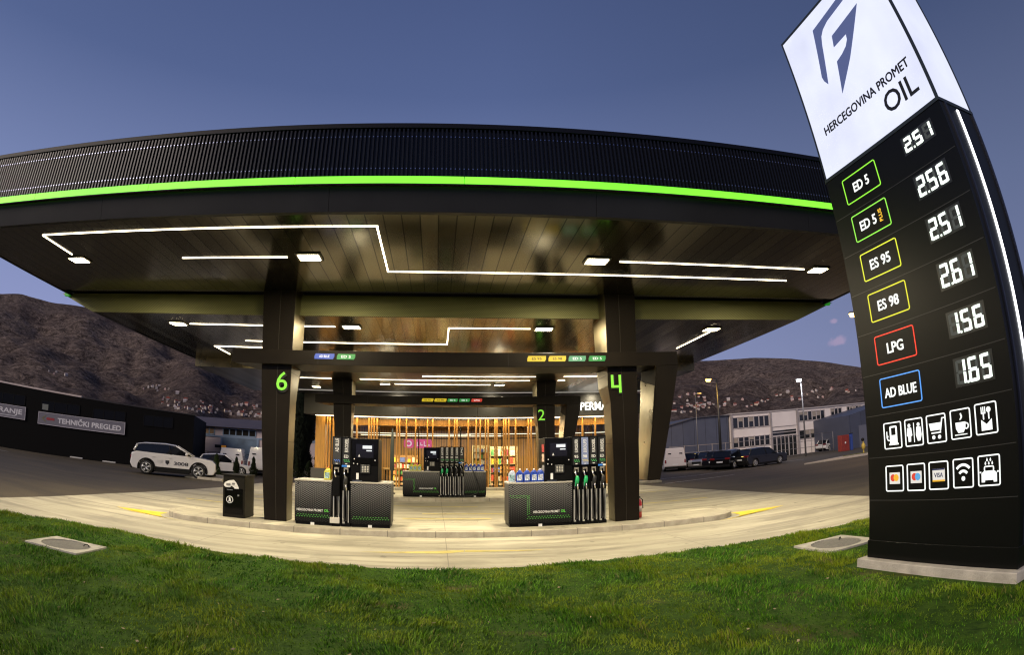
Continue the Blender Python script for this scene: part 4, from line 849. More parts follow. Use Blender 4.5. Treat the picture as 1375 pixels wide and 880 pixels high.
# pictograms
IC = [(.30, .595), (.65, .935), (.99, 1.28), (1.345, 1.63), (1.69, 1.985)]
def icon_frame(i, z0, z1):
    b = MB(); frame(b, *IC[i], z0, z1, .014, .026); return b.build('pictogram_frame', M_sig, body)
def disc(b, s, z, r, o0=.0005, o1=.006, n=20): ppoly(b, [(s + r * math.cos(2 * math.pi * k / n), z + r * math.sin(2 * math.pi * k / n)) for k in range(n)], o0, o1)
def ring_arc(b, s, z, r0, r1, a0, a1, o0=.0005, o1=.006, n=10):
    for k in range(n):
        p, q = R(a0 + (a1 - a0) * k / n), R(a0 + (a1 - a0) * (k + 1) / n)
        ppoly(b, [(s + r0 * math.cos(p), z + r0 * math.sin(p)), (s + r1 * math.cos(p), z + r1 * math.sin(p)), (s + r1 * math.cos(q), z + r1 * math.sin(q)), (s + r0 * math.cos(q), z + r0 * math.sin(q))], o0, o1)
f = icon_frame(0, 1.47, 1.785); b = MB(); frame(b, .40, .52, 1.61, 1.74, .022, .02); pbox(b, .40, .52, 1.53, 1.62, .0005, .006); pbox(b, .385, .535, 1.515, 1.535, .0005, .006); ring_arc(b, .385, 1.60, .022, .036, 120, 300); pbox(b, .345, .357, 1.60, 1.68, .0005, .006); b.build('pictogram_print', M_sig, f)
f = icon_frame(1, 1.475, 1.79); b = MB()
for s, d in ((.72, 0), (.865, 1)):
    disc(b, s, 1.715, .021); ppoly(b, [(s - .042, 1.60), (s - .03, 1.69), (s + .03, 1.69), (s + .042, 1.60), (s + (.04 if d else .022), 1.59), (s + .018, 1.53), (s - .018, 1.53), (s - (.04 if d else .022), 1.59)], .0005, .006)
pbox(b, .789, .797, 1.52, 1.74, .0005, .006); b.build('pictogram_print', M_sig, f)
f = icon_frame(2, 1.48, 1.795); b = MB(); ppoly(b, [(1.03, 1.70), (1.205, 1.70), (1.185, 1.62), (1.05, 1.62)], .0005, .006); ppoly(b, [(1.185, 1.605), (1.20, 1.605), (1.235, 1.75), (1.22, 1.75)], .0005, .006); pbox(b, 1.225, 1.26, 1.737, 1.75, .0005, .006); pbox(b, 1.06, 1.20, 1.585, 1.60, .0005, .006); disc(b, 1.09, 1.545, .022); disc(b, 1.175, 1.545, .022); b.build('pictogram_print', M_sig, f)
f = icon_frame(3, 1.49, 1.805); b = MB(); ppoly(b, [(1.415, 1.665), (1.555, 1.665), (1.55, 1.60), (1.52, 1.555), (1.45, 1.555), (1.42, 1.60)], .0005, .006); ring_arc(b, 1.562, 1.62, .022, .036, -110, 110); pbox(b, 1.40, 1.57, 1.53, 1.54, .0005, .006); ppoly(b, [(1.475, 1.69), (1.495, 1.69), (1.515, 1.72), (1.50, 1.76), (1.485, 1.755), (1.495, 1.72)], .0005, .006); b.build('pictogram_print', M_sig, f)
f = icon_frame(4, 1.50, 1.82); b = MB(); ppoly(b, [(1.77, 1.54), (1.91, 1.54), (1.91, 1.65), (1.84, 1.60), (1.77, 1.65)], .0005, .006); disc(b, 1.875, 1.745, .028); pbox(b, 1.868, 1.882, 1.65, 1.73, .0005, .006); pbox(b, 1.797, 1.811, 1.65, 1.72, .0005, .006)
for s in (1.775, 1.799, 1.823): pbox(b, s, s + .010, 1.72, 1.78, .0005, .006)
pbox(b, 1.775, 1.833, 1.708, 1.722, .0005, .006); b.build('pictogram_print', M_sig, f)
M_cr, M_co, M_cb, M_cl = glow('card_red', (0.80, 0.06, 0.03), .7), glow('card_orange', (0.95, 0.50, 0.03), .75), glow('card_blue', (0.12, 0.45, 0.85), .7), glow('card_white', (0.80, 0.78, 0.72), .8)
for i, c2 in ((0, M_co), (1, M_cb)):
    f = icon_frame(i, .965, 1.275 + .004 * i); s = sum(IC[i]) / 2; b = MB(); pbox(b, s - .085, s + .085, 1.055, 1.19, .0005, .004); cd = b.build('card', M_cl, f)
    b = MB(); disc(b, s - .025, 1.128, .042, .0045, .007); b.build('card_disc', M_cr, f); b = MB(); disc(b, s + .028, 1.128, .042, .0075, .009); b.build('card_disc', c2, f)
f = icon_frame(2, .97, 1.282); s = sum(IC[2]) / 2; b = MB(); pbox(b, s - .09, s + .09, 1.06, 1.20, .0005, .004); b.build('card', M_cl, f); b = MB(); ptext(b, 'VISA', s, 1.108, .048, .13, .012, .0045, .003, 'c'); b.build('lettering', mat('navy_letter', (0.01, 0.02, 0.12), .5), f)
b = MB(); pbox(b, s - .09, s + .09, 1.06, 1.078, .0045, .006); b.build('gold_bar', M_co, f); b = MB(); pbox(b, s - .09, s + .09, 1.185, 1.20, .0045, .006); b.build('blue_bar', mat('navy_letter', (0.01, 0.02, 0.12), .5), f)
f = icon_frame(3, .975, 1.288); s = sum(IC[3]) / 2; b = MB(); disc(b, s, 1.075, .024); ring_arc(b, s, 1.085, .055, .083, 40, 140); ring_arc(b, s, 1.10, .105, .133, 42, 138); b.build('pictogram_print', M_sig, f)
f = icon_frame(4, .98, 1.295); s = sum(IC[4]) / 2; b = MB(); ppoly(b, [(s - .10, 1.02), (s - .06, 1.02), (s - .055, 1.04), (s + .055, 1.04), (s + .06, 1.02), (s + .10, 1.02), (s + .10, 1.11), (s + .075, 1.13), (s - .075, 1.13), (s - .10, 1.11)], .0005, .006); frame(b, s - .066, s + .066, 1.122, 1.185, .013, .02)
for dx, dz in ((-.045, 1.205), (0, 1.205), (.045, 1.205), (-.022, 1.24), (.022, 1.24)): ppoly(b, [(s + dx - .010, dz), (s + dx, dz - .012), (s + dx + .010, dz), (s + dx, dz + .026)], .0005, .006)
pbox(b, s - .125, s - .105, 1.115, 1.13, .0005, .006); pbox(b, s + .105, s + .125, 1.115, 1.13, .0005, .006); b.build('pictogram_print', M_sig, f)

# manholes in the lawn
M_mh = mat('manhole_concrete', (0.36, 0.34, 0.29), 0.85, var=.2, vscale=6, bump=.3, bscale=50)
def manhole(cx, cy, w, d, h, label, rz):
    t = thing('manhole', label, 'manhole', (cx, cy, 0.0), rz, 'manholes in the lawn', False); P = [(w / 2 * sx_, d / 2 * sy_) for sx_, sy_ in ((-1, -1), (1, -1), (1, 1), (-1, 1))]; n = 40
    b = MB(); C = [(.41 * w * math.cos(2 * math.pi * k / n), .41 * d * 1.02 * math.sin(2 * math.pi * k / n)) for k in range(n)]
    Q = []
    for x, y in C:  # square outline reached along the same bearing
        k_ = min(w / 2 / max(abs(x), 1e-6), d / 2 / max(abs(y), 1e-6)); Q.append((x * k_, y * k_))
    b.add([(x, y, h) for x, y in C] + [(x, y, h) for x, y in Q] + [(x, y, -.05) for x, y in Q] + [(x, y, h - .03) for x, y in C],
          [f for k in range(n) for f in ((k, (k + 1) % n, n + (k + 1) % n, n + k), (n + k, n + (k + 1) % n, 2 * n + (k + 1) % n, 2 * n + k), (3 * n + k, 3 * n + (k + 1) % n, (k + 1) % n, k))]); b.build('frame', M_mh, t, local=True)
    b = MB(); b.add([(x * .985, y * .985, h - .012) for x, y in C] + [(x * .985, y * .985, h - .03) for x, y in C], [tuple(range(n))] + [(k, (k + 1) % n, n + (k + 1) % n, n + k)[::-1] for k in range(n)])
    ld = b.build('lid', mat('manhole_lid', (0.13, 0.125, 0.11), 0.8, var=.3, vscale=30, bump=.6, bscale=60), t, local=True)
    b = MB(); b.tube([(.22 * w, .2 * d, h - .01), (.24 * w, .22 * d, h + .02), (.28 * w, .24 * d, h + .02), (.30 * w, .25 * d, h - .01)], .008, 6); b.build('lifting_ring', M_blk, ld, local=True)
    return t
manhole(-5.36, 7.02, 1.0, .82, .055, 'round manhole lid in a square concrete frame, on the lawn left of the bin', 0.0)
manhole(5.95, 6.98, 1.06, .90, .06, 'round manhole lid in a square concrete frame, beside the price pylon plinth', 0.05)

# ================================================================== SHOP
M_wood = wood_mat('honey_wood', (0.50, 0.25, 0.042)); M_wood2 = wood_mat('amber_wood_slats', (0.50, 0.235, 0.04)); M_glass = clear_glass('shop_glass')
M_int = seam_mat('shop_slatted_wall', (0.26, 0.125, 0.030), 0, 0.16, .5, 0.0, 0, .03); M_wh = mat('shelf_white', (0.42, 0.35, 0.22), .5)
SX0, SX1, SY = -6.2, 10.4, 28.9
shop = thing('shop_building', 'shop behind the pumps with wooden slats across its lit glass front', 'shop', ((SX0 + SX1) / 2, 32.5, 0.12))
b = MB(); b.box(SX0, SX1, 36.0, 36.2, .12, 4.7); b.box(SX0, SX0 + .15, 29.0, 36, .12, 4.7); b.box(SX1 - .15, SX1, 29.0, 36, .12, 4.7); b.build('wall', M_int, shop)
b = MB(); b.box(SX0 + .15, SX1 - .15, 29.02, 36, .121, .135); b.build('floor', mat('shop_floor', (0.26, 0.20, 0.13), .25, var=.15), shop)
b = MB(); b.box(SX0 + .15, SX1 - .15, 29.02, 36, 3.72, 3.80); b.build('ceiling', mat('shop_ceiling', (0.03, 0.024, 0.016), .8), shop)
b = MB()
for k in range(46): x = SX0 + .4 + k * .36; b.hexa([(x, 29.4, 3.45), (x + .05, 29.4, 3.45), (x + 1.65, 35.8, 3.45), (x + 1.6, 35.8, 3.45)], [(x, 29.4, 3.60), (x + .05, 29.4, 3.60), (x + 1.65, 35.8, 3.60), (x + 1.6, 35.8, 3.60)]) if x + 1.65 < SX1 - .2 else None
b.build('baffle_slat', wood_mat('baffle_wood', (0.20, 0.11, 0.045)), shop)
b = MB()
xs_ = np.arange(-6.6, 10.61, 1.72)
for i in range(len(xs_) - 1): b.box(xs_[i] + .006, xs_[i + 1] - .006, 27.3, 27.9, 3.66, 4.716)
b.build('fascia', mat('shop_fascia', (0.030, 0.028, 0.022), .5, .3, var=.12, vscale=.8), shop, .004)
b = MB(); b.box(-6.55, 10.55, 27.9, 29.0, 3.70, 3.74); b.build('eave', mat('eave_dark', (0.03, 0.028, 0.024), .6), shop)
b = MB(); b.box(SX0, SX1, 28.3, 28.36, 3.66, 3.70); b.build('eave_led', glow('eave_led', (1.0, .78, .50), 7.0), shop)
b = MB(); b.box(SX0, SX1, 28.86, 28.98, 3.27, 3.60); b.build('wood_band', M_wood, shop, .006)
b = MB(); b.box(-6.22, -5.72, 28.5, 29.0, .12, 3.66); b.box(-5.37, -5.12, 28.7, 29.0, .12, 3.66); b.build('wood_panel', M_wood, shop, .006)
b = MB(); b.box(-6.4, -5.66, 28.4, 28.9, .12, .95); b.build('base_block', mat('base_block', (.05, .047, .04), .5), shop, .01)
for x in (-5.60, -5.47, -4.06, -3.44, -3.31, -3.17, -3.02, -2.0, -1.87, -1.52, -1.05, -0.45, -0.18, 0.65, 0.93, 1.05, 1.63, 2.03, 2.24, 2.51, 2.64, 2.99, 3.09, 3.44, 3.55, 3.70, 4.06, 4.72, 4.86, 5.22, 5.84, 6.4, 7.1, 7.6, 8.3, 8.9, 9.5):
    b = MB(); b.box(x - .035, x + .035, 28.50, 28.66, .12, 3.66); b.build('wood_slat', M_wood2, shop)
b = MB(); b.box(-5.1, SX1 - .15, 28.985, 28.995, .14, 3.66); b.build('shop_window', M_glass, shop)
b = MB()
for x in (-5.1, -2.95, -0.9, 1.25, 3.4, 5.6, 7.8, 10.2): b.box(x - .025, x + .025, 28.96, 29.04, .12, 3.66)
b.box(-5.1, 10.2, 28.965, 29.035, 2.62, 2.67); b.box(-5.1, 10.2, 28.965, 29.035, .12, .18); b.build('window_frame', M_blk, shop)
b = MB(); lettering(b, 'SUPERMARKET', (6.62, 27.26, 3.93), XD, ZD, .40, 3.07, .008, .04); b.build('sign_lettering', glow('shop_letter_light', (1.0, .97, .90), 2.2), shop)
for x0, x1, y in ((-4.9, -2.2, 30.2), (-2.2, 1.9, 30.8), (1.6, 5.6, 30.3), (6.0, 9.8, 31.0), (-4.5, 4, 33.4)):
    b = MB(); b.box(x0, x1, y - .02, y + .02, 2.915, 2.945); l_ = b.build('linear_lamp', glow('shop_linear_light', (1.0, .88, .68), 2.2), shop)
for x in (-3.4, 0.4, 4.3, 8.2): area_light('shop_light', (x, 32.0, 3.40), 2.4, 2.0, 330, (1.0, .76, .42), shop)
for x in (-1.9, 2.7, 7.9): area_light('fascia_wash', (x, 26.75, 4.60), .3, .2, 16, (1.0, .88, .66), shop, (R(35), 0, 0))
area_light('eave_wash', (2.0, 28.33, 3.64), 15.5, .06, 150, (1.0, .74, .40), shop)
# inside the shop
PAL = [(.55, .08, .05), (.60, .42, .06), (.08, .28, .10), (.60, .56, .48), (.10, .14, .40), (.42, .22, .08), (.62, .30, .10), (.75, .70, .60), (.30, .05, .08)]
PM = [mat('product_%d' % i, c, .45, emit=c, es=.12) for i, c in enumerate(PAL)]
def shelf(x0, x1, y, h, nsh, label, body=M_wh):
    t = thing('display_shelf', label, 'shelf', ((x0 + x1) / 2, y, .135))
    b = MB(); b.box(x0, x0 + .04, y - .2, y + .2, .135, h); b.box(x1 - .04, x1, y - .2, y + .2, .135, h); b.box(x0, x1, y + .18, y + .2, .135, h); b.build('shelf_frame', body, t)
    for k in range(nsh):
        z = .22 + k * (h - .3) / nsh; b = MB(); b.box(x0 + .04, x1 - .04, y - .22, y + .18, z, z + .03); b.build('shelf_board', body, t)
    groups = [MB() for _ in PM]; tot = 0
    for k in range(nsh):
        z = .25 + k * (h - .3) / nsh; x = x0 + .07
        while x < x1 - .16:
            w_ = random.uniform(.07, .16); hh = random.uniform(.5, .85) * (h - .3) / nsh; q = random.randrange(len(PM))
            for _ in range(random.choice((1, 1, 2, 3))):
                if x > x1 - .16: break
                groups[q].box(x, x + w_ * .9, y - .20, y - .05, z, z + hh); x += w_
    for q, g_ in enumerate(groups):
        if g_.v: g_.build('products', PM[q], t)['kind'] = 'stuff'
shelf(2.05, 3.00, 31.6, 2.35, 6, 'white gondola shelf of packets in the shop, just left of column 2')
shelf(3.15, 4.75, 33.0, 2.3, 4, 'broad wall shelf of snacks and breads inside the shop near column 2')
shelf(-0.3, 1.7, 34.6, 2.1, 5, 'long shelf of goods deep in the shop behind the distant pump')
shelf(-2.7, -1.0, 33.2, 1.75, 4, 'low shelf of bottles under the pink sign inside the shop', wood_mat('shelf_wood', (.30, .16, .06)))
shelf(-4.85, -3.4, 33.6, 2.2, 4, 'shelf at the left end of the shop interior')
shelf(6.3, 9.2, 32.6, 2.3, 5, 'shelf at the right end of the shop interior behind column 4')
def table(x, y, label, grp):
    t = thing('bistro_table', label, 'table', (x, y, .135), 0, grp)
    b = MB(); b.box(x - .45, x + .45, y - .3, y + .3, .95, 1.0); b.build('table_top', M_wood, t)
    for sx_ in (-.38, .38):
        for sy_ in (-.24, .24): b = MB(); b.box(x + sx_ - .025, x + sx_ + .025, y + sy_ - .025, y + sy_ + .025, .135, .95); b.build('leg', M_blk, t)
table(-2.3, 30.0, 'wooden standing table inside the shop window left of the distant pump', None); table(3.6, 30.0, 'wooden standing table inside the shop window beside the white gondola', None)
table(2.35, 30.2, 'small wooden table inside the shop in front of the white gondola shelf', None)
t = thing('window_counter', 'long wooden bar counter inside the shop window left of the distant pump', 'counter', (-2.6, 30.7, .135))
b = MB(); b.box(-4.7, -.5, 30.5, 30.9, .98, 1.04); b.build('counter_top', M_wood, t)
for x in (-4.6, -3.6, -2.6, -1.6, -.6):
    b = MB(); b.box(x - .03, x + .03, 30.66, 30.74, .135, .98); b.build('leg', M_blk, t)
for x in (-4.2, -3.3, -1.5, 3.2, 4.1):
    t = thing('bar_stool', 'dark bar stool inside the shop behind the wooden slats', 'stool', (x, 30.1, .135), 0, 'bar stools in the shop')
    b = MB(); b.lathe([(.19, .80), (.20, .82), (.18, .86)], (x, 30.1, 0), 14); b.build('seat', M_blk, t)
    for a in range(4):
        b = MB(); ca, sa = math.cos(a * 1.571 + .785), math.sin(a * 1.571 + .785); b.tube([(x + .12 * ca, 30.1 + .12 * sa, .80), (x + .2 * ca, 30.1 + .2 * sa, .135)], .014, 6); b.build('leg', M_blk, t)
t = thing('lit_sign', 'glowing pink cafe sign hanging inside the shop window', 'sign', (-1.0, 31.0, 2.15)); M_pk = glow('pink_sign_light', (.85, .09, .27), .75); M_pkd = glow('pale_pink_letter', (.95, .72, .80), .8)
for x0, x1 in ((-1.78, -1.24), (-1.16, -.24)):
    b = MB(); b.xz(rounded(x0, x1, 2.16, 2.66, .14, 5), 31.0, 31.05); pn = b.build('sign_panel', M_pk, t)
    if x0 < -1.5:
        b = MB(); P = [(.17 * math.cos(2 * math.pi * k / 20) - 1.51, .17 * math.sin(2 * math.pi * k / 20) + 2.41) for k in range(20)]; b.xz(P, 30.985, 30.9995); rg = b.build('sign_ring', M_pkd, pn)
        b = MB(); P = [(.10 * math.cos(2 * math.pi * k / 20) - 1.51, .10 * math.sin(2 * math.pi * k / 20) + 2.41) for k in range(20)]; b.xz(P, 30.975, 30.9845); b.build('sign_disc', M_pk, t)
    else:
        b = MB()
        for k, (h0, h1) in enumerate(((2.27, 2.50), (2.30, 2.47), (2.27, 2.55), (2.30, 2.47))): frame_x = x0 + .10 + k * .19; b.xz([(frame_x, h0), (frame_x + .04, h0), (frame_x + .04, h1), (frame_x, h1)], 30.985, 30.9995); b.xz([(frame_x + .04, h0), (frame_x + .13, h0), (frame_x + .13, h0 + .05), (frame_x + .04, h0 + .05)], 30.985, 30.9995)
        b.build('sign_stroke', M_pkd, pn)
b = MB(); b.box(-1.72, -1.70, 31.0, 31.02, 2.66, 3.45); b.box(-.32, -.30, 31.0, 31.02, 2.66, 3.45); b.build('hanger', M_blk, t)
t = thing('dark_post', 'slim dark post standing in front of the shop, right of the numeral 6 pump', 'post', (-1.95, 25.0, .004))
b = MB(); b.lathe([(.16, .004), (.16, .05), (.05, .07)], (-1.95, 25, 0), 16); b.build('base', M_blk, t); b = MB(); b.lathe([(.05, .07), (.05, 1.0), (.10, 1.1), (.085, 2.2), (.03, 2.95)], (-1.95, 25, 0), 12); b.build('closed_cover', mat('dark_cover', (.03, .035, .03), .8), t)

# ================================================================== LEFT: inspection hall
E0 = Vector((-15.4, 33.5, 0)); ED = Vector((-.946, -.324, 0)).normalized(); EN = Vector((.324, -.946, 0)).normalized()
def wp(s, z, o): v = E0 + ED * s + EN * o; return (v.x, v.y, z)
def wbox(b, s0, s1, za, zb, o0, o1, za1=None, zb1=None):
    za1 = za if za1 is None else za1; zb1 = zb if zb1 is None else zb1
    return b.hexa([wp(s0, za, o0), wp(s0, za, o1), wp(s1, za1, o1), wp(s1, za1, o0)], [wp(s0, zb, o0), wp(s0, zb, o1), wp(s1, zb1, o1), wp(s1, zb1, o0)])
M_bb = mat('black_cladding', (0.004, 0.0038, 0.0038), .8, spec=.1, var=.2, vscale=.6)
hall = thing('inspection_hall', 'long black clad hall with grey sign boards, left of the canopy', 'building', tuple(E0 + ED * 12 - EN * 5))
b = MB(); wbox(b, 0, 27, 0, 3.56, -10, 0, 0, 4.75); b.build('wall', M_bb, hall)
b = MB(); wbox(b, 7.8, 27, 3.93, 4.03, -.3, .03, 4.75, 4.86); b.build('roof_edge', mat('pale_roof_edge', (.60, .50, .45), .5), hall)
b = MB(); wbox(b, -.02, 7.8, 3.57, 3.62, -.3, .03, 3.93, 3.98); b.build('parapet', mat('dark_parapet', (.03, .026, .025), .5), hall)
M_hw = mat('dark_hall_window', (.004, .0045, .004), .06, spec=.12); M_hf = mat('hall_window_frame', (.006, .006, .006), .6, spec=.1)
for s0, s1, z0, z1 in ((11.95, 14.6, 2.92, 3.52), (7.85, 10.65, 2.80, 3.38), (4.64, 6.88, 2.74, 3.30), (1.41, 3.37, 2.64, 3.26)):
    b = MB(); wbox(b, s0, s1, z0, z1, .001, .012); w_ = b.build('window', M_hw, hall)
    b = MB()
    for q in (s0, (2 * s0 + s1) / 3, (s0 + 2 * s1) / 3, s1): wbox(b, q - .03, q + .03, z0, z1, .0125, .03)
    wbox(b, s0, s1, z0 - .04, z0, .001, .03); wbox(b, s0, s1, z1, z1 + .04, .001, .03); b.build('window_frame', M_hf, w_)
b = MB(); wbox(b, 10.15, 10.6, 2.83, 3.2, .0125, .016); b.build('window_blind', mat('pale_blind', (.16, .17, .15), .6), hall)
M_sb = mat('sign_grey', (.115, .105, .120), .5, emit=(.2, .18, .22), es=.10); M_se = mat('sign_rim', (.42, .38, .40), .5, emit=(.4, .38, .4), es=.08); M_sl = mat('sign_letter', (.55, .52, .53), .5, emit=(.5, .48, .5), es=.12)
def board(s0, s1, z0, z1):
    b = MB(); wbox(b, s0, s1, z0, z1, .03, .07); o = b.build('sign_board', M_sb, hall); b = MB()
    wbox(b, s0, s1, z1 - .035, z1, .0705, .08); wbox(b, s0, s1, z0, z0 + .035, .0705, .08); wbox(b, s0, s0 + .035, z0 + .035, z1 - .035, .0705, .08); wbox(b, s1 - .035, s1, z0 + .035, z1 - .035, .0705, .08); b.build('sign_rim', M_se, o); return o
o = board(4.59, 10.82, 1.88, 2.68); b = MB(); lettering(b, 'TEHNIČKI PREGLED', wp(9.36, 2.10, .0705), tuple(-ED), ZD, .33, 4.52, .03, .01); b.build('lettering', M_sl, o)
b = MB(); b.prism([(10.55, 2.28), (10.25, 2.50), (10.22, 2.44), (10.42, 2.28), (10.22, 2.12), (10.25, 2.06)], .0705, .08, lambda u, v, w: wp(u, v, w)); b.build('arrow_mark', mat('olive_mark', (.16, .14, .06), .5), o)
b = MB(); lettering(b, 'HPO', wp(10.18, 2.20, .0705), tuple(-ED), ZD, .16, .6, .03, .01) if False else b.prism([(10.16, 2.2), (9.62, 2.2), (9.58, 2.28), (9.62, 2.36), (10.16, 2.36), (10.2, 2.28)], .0705, .08, lambda u, v, w: wp(u, v, w)); b.build('red_mark', mat('dull_red_mark', (.32, .035, .04), .5), o)
o = board(11.8, 16.9, 1.98, 2.82); b = MB(); lettering(b, 'OSIGURANJE', wp(15.9, 2.30, .0705), tuple(-ED), ZD, .32, 3.85, .02, .01); lettering(b, 'SIGURNO', wp(15.0, 2.12, .0705), tuple(-ED), ZD, .08, 2.3, .01, .01) if False else wbox(b, 12.55, 14.9, 2.13, 2.16, .0705, .078); b.build('lettering', M_sl, o)
def wheel_stop(x, y, label):
    t = thing('wheel_stop', label, 'wheel stop', (x, y, 0), .33, 'white wheel stops by the black hall', False); b = MB(); b.xy([(-.45, -.07), (.45, -.07), (.45, .07), (-.45, .07)], .002, .09); b.build('stop_block', mat('pale_stop', (.5, .48, .45), .7), t, .02, local=True)
for x, y in ((-25.9, 30.3), (-22.8, 30.9), (-20.6, 31.6)): wheel_stop(x, y, 'low white wheel stop on the asphalt in front of the black hall')

# ------------------------------------------------------------------ cars
M_tyre = mat('tyre_rubber', (.012, .012, .012), .7); M_rim = mat('alloy_rim', (.55, .55, .55), .3, .8); M_win = mat('car_glass', (.006, .007, .009), .05, spec=.5); M_pl = mat('number_plate', (.6, .6, .6), .5); M_trimk = mat('car_black_trim', (.008, .008, .008), .6, spec=.15)
M_tail = mat('tail_lamp', (.16, .006, .006), .2, coat=1, emit=(.5, .02, .01), es=.01); M_head = mat('head_lamp', (.5, .5, .5), .1, .3, coat=1)
def car(label, loc, rz, paint, L=4.45, Wd=1.82, H_=1.62, kind='suv', scale=.88, group=None, lettersides=False):
    t = thing('parked_car' if kind != 'van' else 'parked_van', label, 'car' if kind != 'van' else 'van', loc, rz, group, False); t.scale = (scale,) * 3
    rw = (.365 if kind == 'suv' else .345) if kind in ('suv', 'van') else .315; xr, xf = -L * .5 + .86, L * .5 - .90; g_ = .22 if kind in ('suv', 'van') else .17
    belt = H_ * (.675 if kind == 'suv' else .615) if kind != 'van' else H_ * .56; hood = belt - .04; w2 = Wd / 2
    low = []
    def arch(cx):
        return [(cx + (rw + .055) * math.cos(R(a)), rw + (rw + .055) * math.sin(R(a))) for a in range(180 + 24, -25, -18) if rw + (rw + .055) * math.sin(R(a)) > g_ - .02] if False else [(cx - (rw + .055) * math.cos(R(a)), max(g_, rw + (rw + .055) * math.sin(R(a)))) for a in range(-18, 199, 18)]
    bottom = [(-L / 2 + .12, g_ + .08)] + arch(xr) + arch(xf) + [(L / 2 - .14, g_ + .02)]
    if kind == 'van': top = [(L / 2 - .02, .45), (L / 2 - .03, .80), (L / 2 - .45, 1.02), (L / 2 - 1.15, H_ * .56), (-L / 2 + .05, H_ * .56), (-L / 2, .5)]
    elif kind == 'sedan': top = [(L / 2, .42), (L / 2 - .05, .62), (L / 2 - .32, .74), (xf - .38, belt), (-L / 2 + .75, belt + .03), (-L / 2 + .10, belt + .02), (-L / 2 + .02, belt - .18), (-L / 2, .48)]
    else: top = [(L / 2, .45), (L / 2 - .02, .80 if kind == 'suv' else .72), (L / 2 - .20, .97 if kind == 'suv' else .86), (xf - .30, belt), (-L / 2 + .30, belt + .04), (-L / 2 + .06, belt - .05), (-L / 2 + .03, .75), (-L / 2, .52)]
    poly = bottom + top
    b = MB(); n = len(poly); layers = [(-w2, .955), (-w2 * .93, 1.0), (w2 * .93, 1.0), (w2, .955)]
    V = []
    for y, k in layers:
        for x, z in poly: V.append((x * (1 if abs(y) < w2 * .95 else .985), y * (1.0 if z < belt * .75 else .97), z if k == 1 or z < .5 else z - .035))
    F = [tuple(range(n))[::-1], tuple(range(3 * n, 4 * n))]
    for j in range(3):
        for i in range(n): F.append((j * n + i, j * n + (i + 1) % n, (j + 1) * n + (i + 1) % n, (j + 1) * n + i))
    b.add(V, F); body = b.build('body', paint, t, .035, 3, local=True)
    b = MB(); b.box(-L / 2 + .02, L / 2 - .06, -w2 * .97, w2 * .97, g_ - .03, g_ + .16) if False else b.box(xr + rw + .09, xf - rw - .09, -w2 * 1.004, w2 * 1.004, g_ - .03, g_ + (.24 if kind == 'suv' else .14)); b.box(-L / 2 + .03, xr - rw - .1, -w2 * .95, w2 * .95, g_ + .05, g_ + .24); b.box(xf + rw + .1, L / 2 - .005, -w2 * .93, w2 * .93, g_ - .02, g_ + .15)
    b.build('sill', M_trimk, t, .02, local=True)
    if kind == 'suv':
        for cx in (xr, xf):
            for s_ in (-1, 1):
                b = MB(); b.tube([(cx + (rw + .075) * math.cos(R(a)), s_ * (w2 - .01), rw + (rw + .075) * math.sin(R(a))) for a in range(-14, 195, 13)], .045, 6); b.build('wheel_arch', M_trimk, t, local=True)
    # glasshouse
    if kind == 'van': gh = [(xf - .05, belt - .02), (xf - .75, H_ - .05), (-L / 2 + .10, H_ - .05), (-L / 2 + .04, belt - .02)]
    elif kind == 'sedan': gh = [(xf - .42, belt - .02), (xf - 1.18, H_ - .05), (-.45, H_ - .03), (xr + .10, H_ - .12), (-L / 2 + .62, belt + .0)]
    elif kind == 'suv': gh = [(xf - .30, belt - .02), (xf - 1.20, H_ - .07), (-.45, H_ - .02), (-L / 2 + .70, H_ - .06), (-L / 2 + .34, H_ - .13), (-L / 2 + .14, belt + .06)]
    else: gh = [(xf - .34, belt - .02), (xf - 1.10, H_ - .07), (-.35, H_ - .03), (-L / 2 + .62, H_ - .10), (-L / 2 + .22, belt + .02)]
    def yy(z): return w2 * (.93 - .17 * max(0, (z - belt)) / (H_ - belt))
    n = len(gh); b = MB(); b.add([(x, -yy(z), z) for x, z in gh] + [(x, yy(z), z) for x, z in gh], [tuple(range(n)), tuple(range(n, 2 * n))[::-1]] + [(i, n + i, n + (i + 1) % n, (i + 1) % n) for i in range(n)])
    b.build('windows' if kind != 'van' else 'upper_body', M_win if kind != 'van' else paint, t, .02, local=True)
    if kind == 'van':
        b = MB()
        for s_ in (-1, 1): b.add([(xf - .22, s_ * (yy(belt + .06) + .004), belt + .06), (xf - 1.25, s_ * (yy(belt + .06) + .004), belt + .06), (xf - 1.25, s_ * (yy(H_ - .3) + .006), H_ - .3), (xf - .62, s_ * (yy(H_ - .3) + .006), H_ - .3)], [(0, 1, 2, 3)])
        b.add([(xf - .09, -yy(belt) * .94, belt + .05), (xf - .09, yy(belt) * .94, belt + .05), (xf - .63, yy(H_) * .96, H_ - .2), (xf - .63, -yy(H_) * .96, H_ - .2)], [(0, 1, 2, 3)])
        for s_ in (-.5, .5): b.box(-L / 2 + .02, -L / 2 + .05, s_ * w2 - .14, s_ * w2 + .14, H_ * .72, H_ * .76)
        b.build('windows', M_win, t, local=True)
    else:
        b = MB(); rf = gh[1:-1]; rf = [(x, z) for x, z in rf]; V = []
        for x, z in rf:
            for y, dz in ((-yy(z) - .012, -.03), (-yy(z) * .9, .03), (0, .045), (yy(z) * .9, .03), (yy(z) + .012, -.03)): V.append((x, y, z + dz))
        b.add(V, [(5 * i + j, 5 * i + j + 1, 5 * i + 6 + j, 5 * i + 5 + j) for i in range(len(rf) - 1) for j in range(4)], True); b.build('roof', paint, t, local=True)
        b = MB()
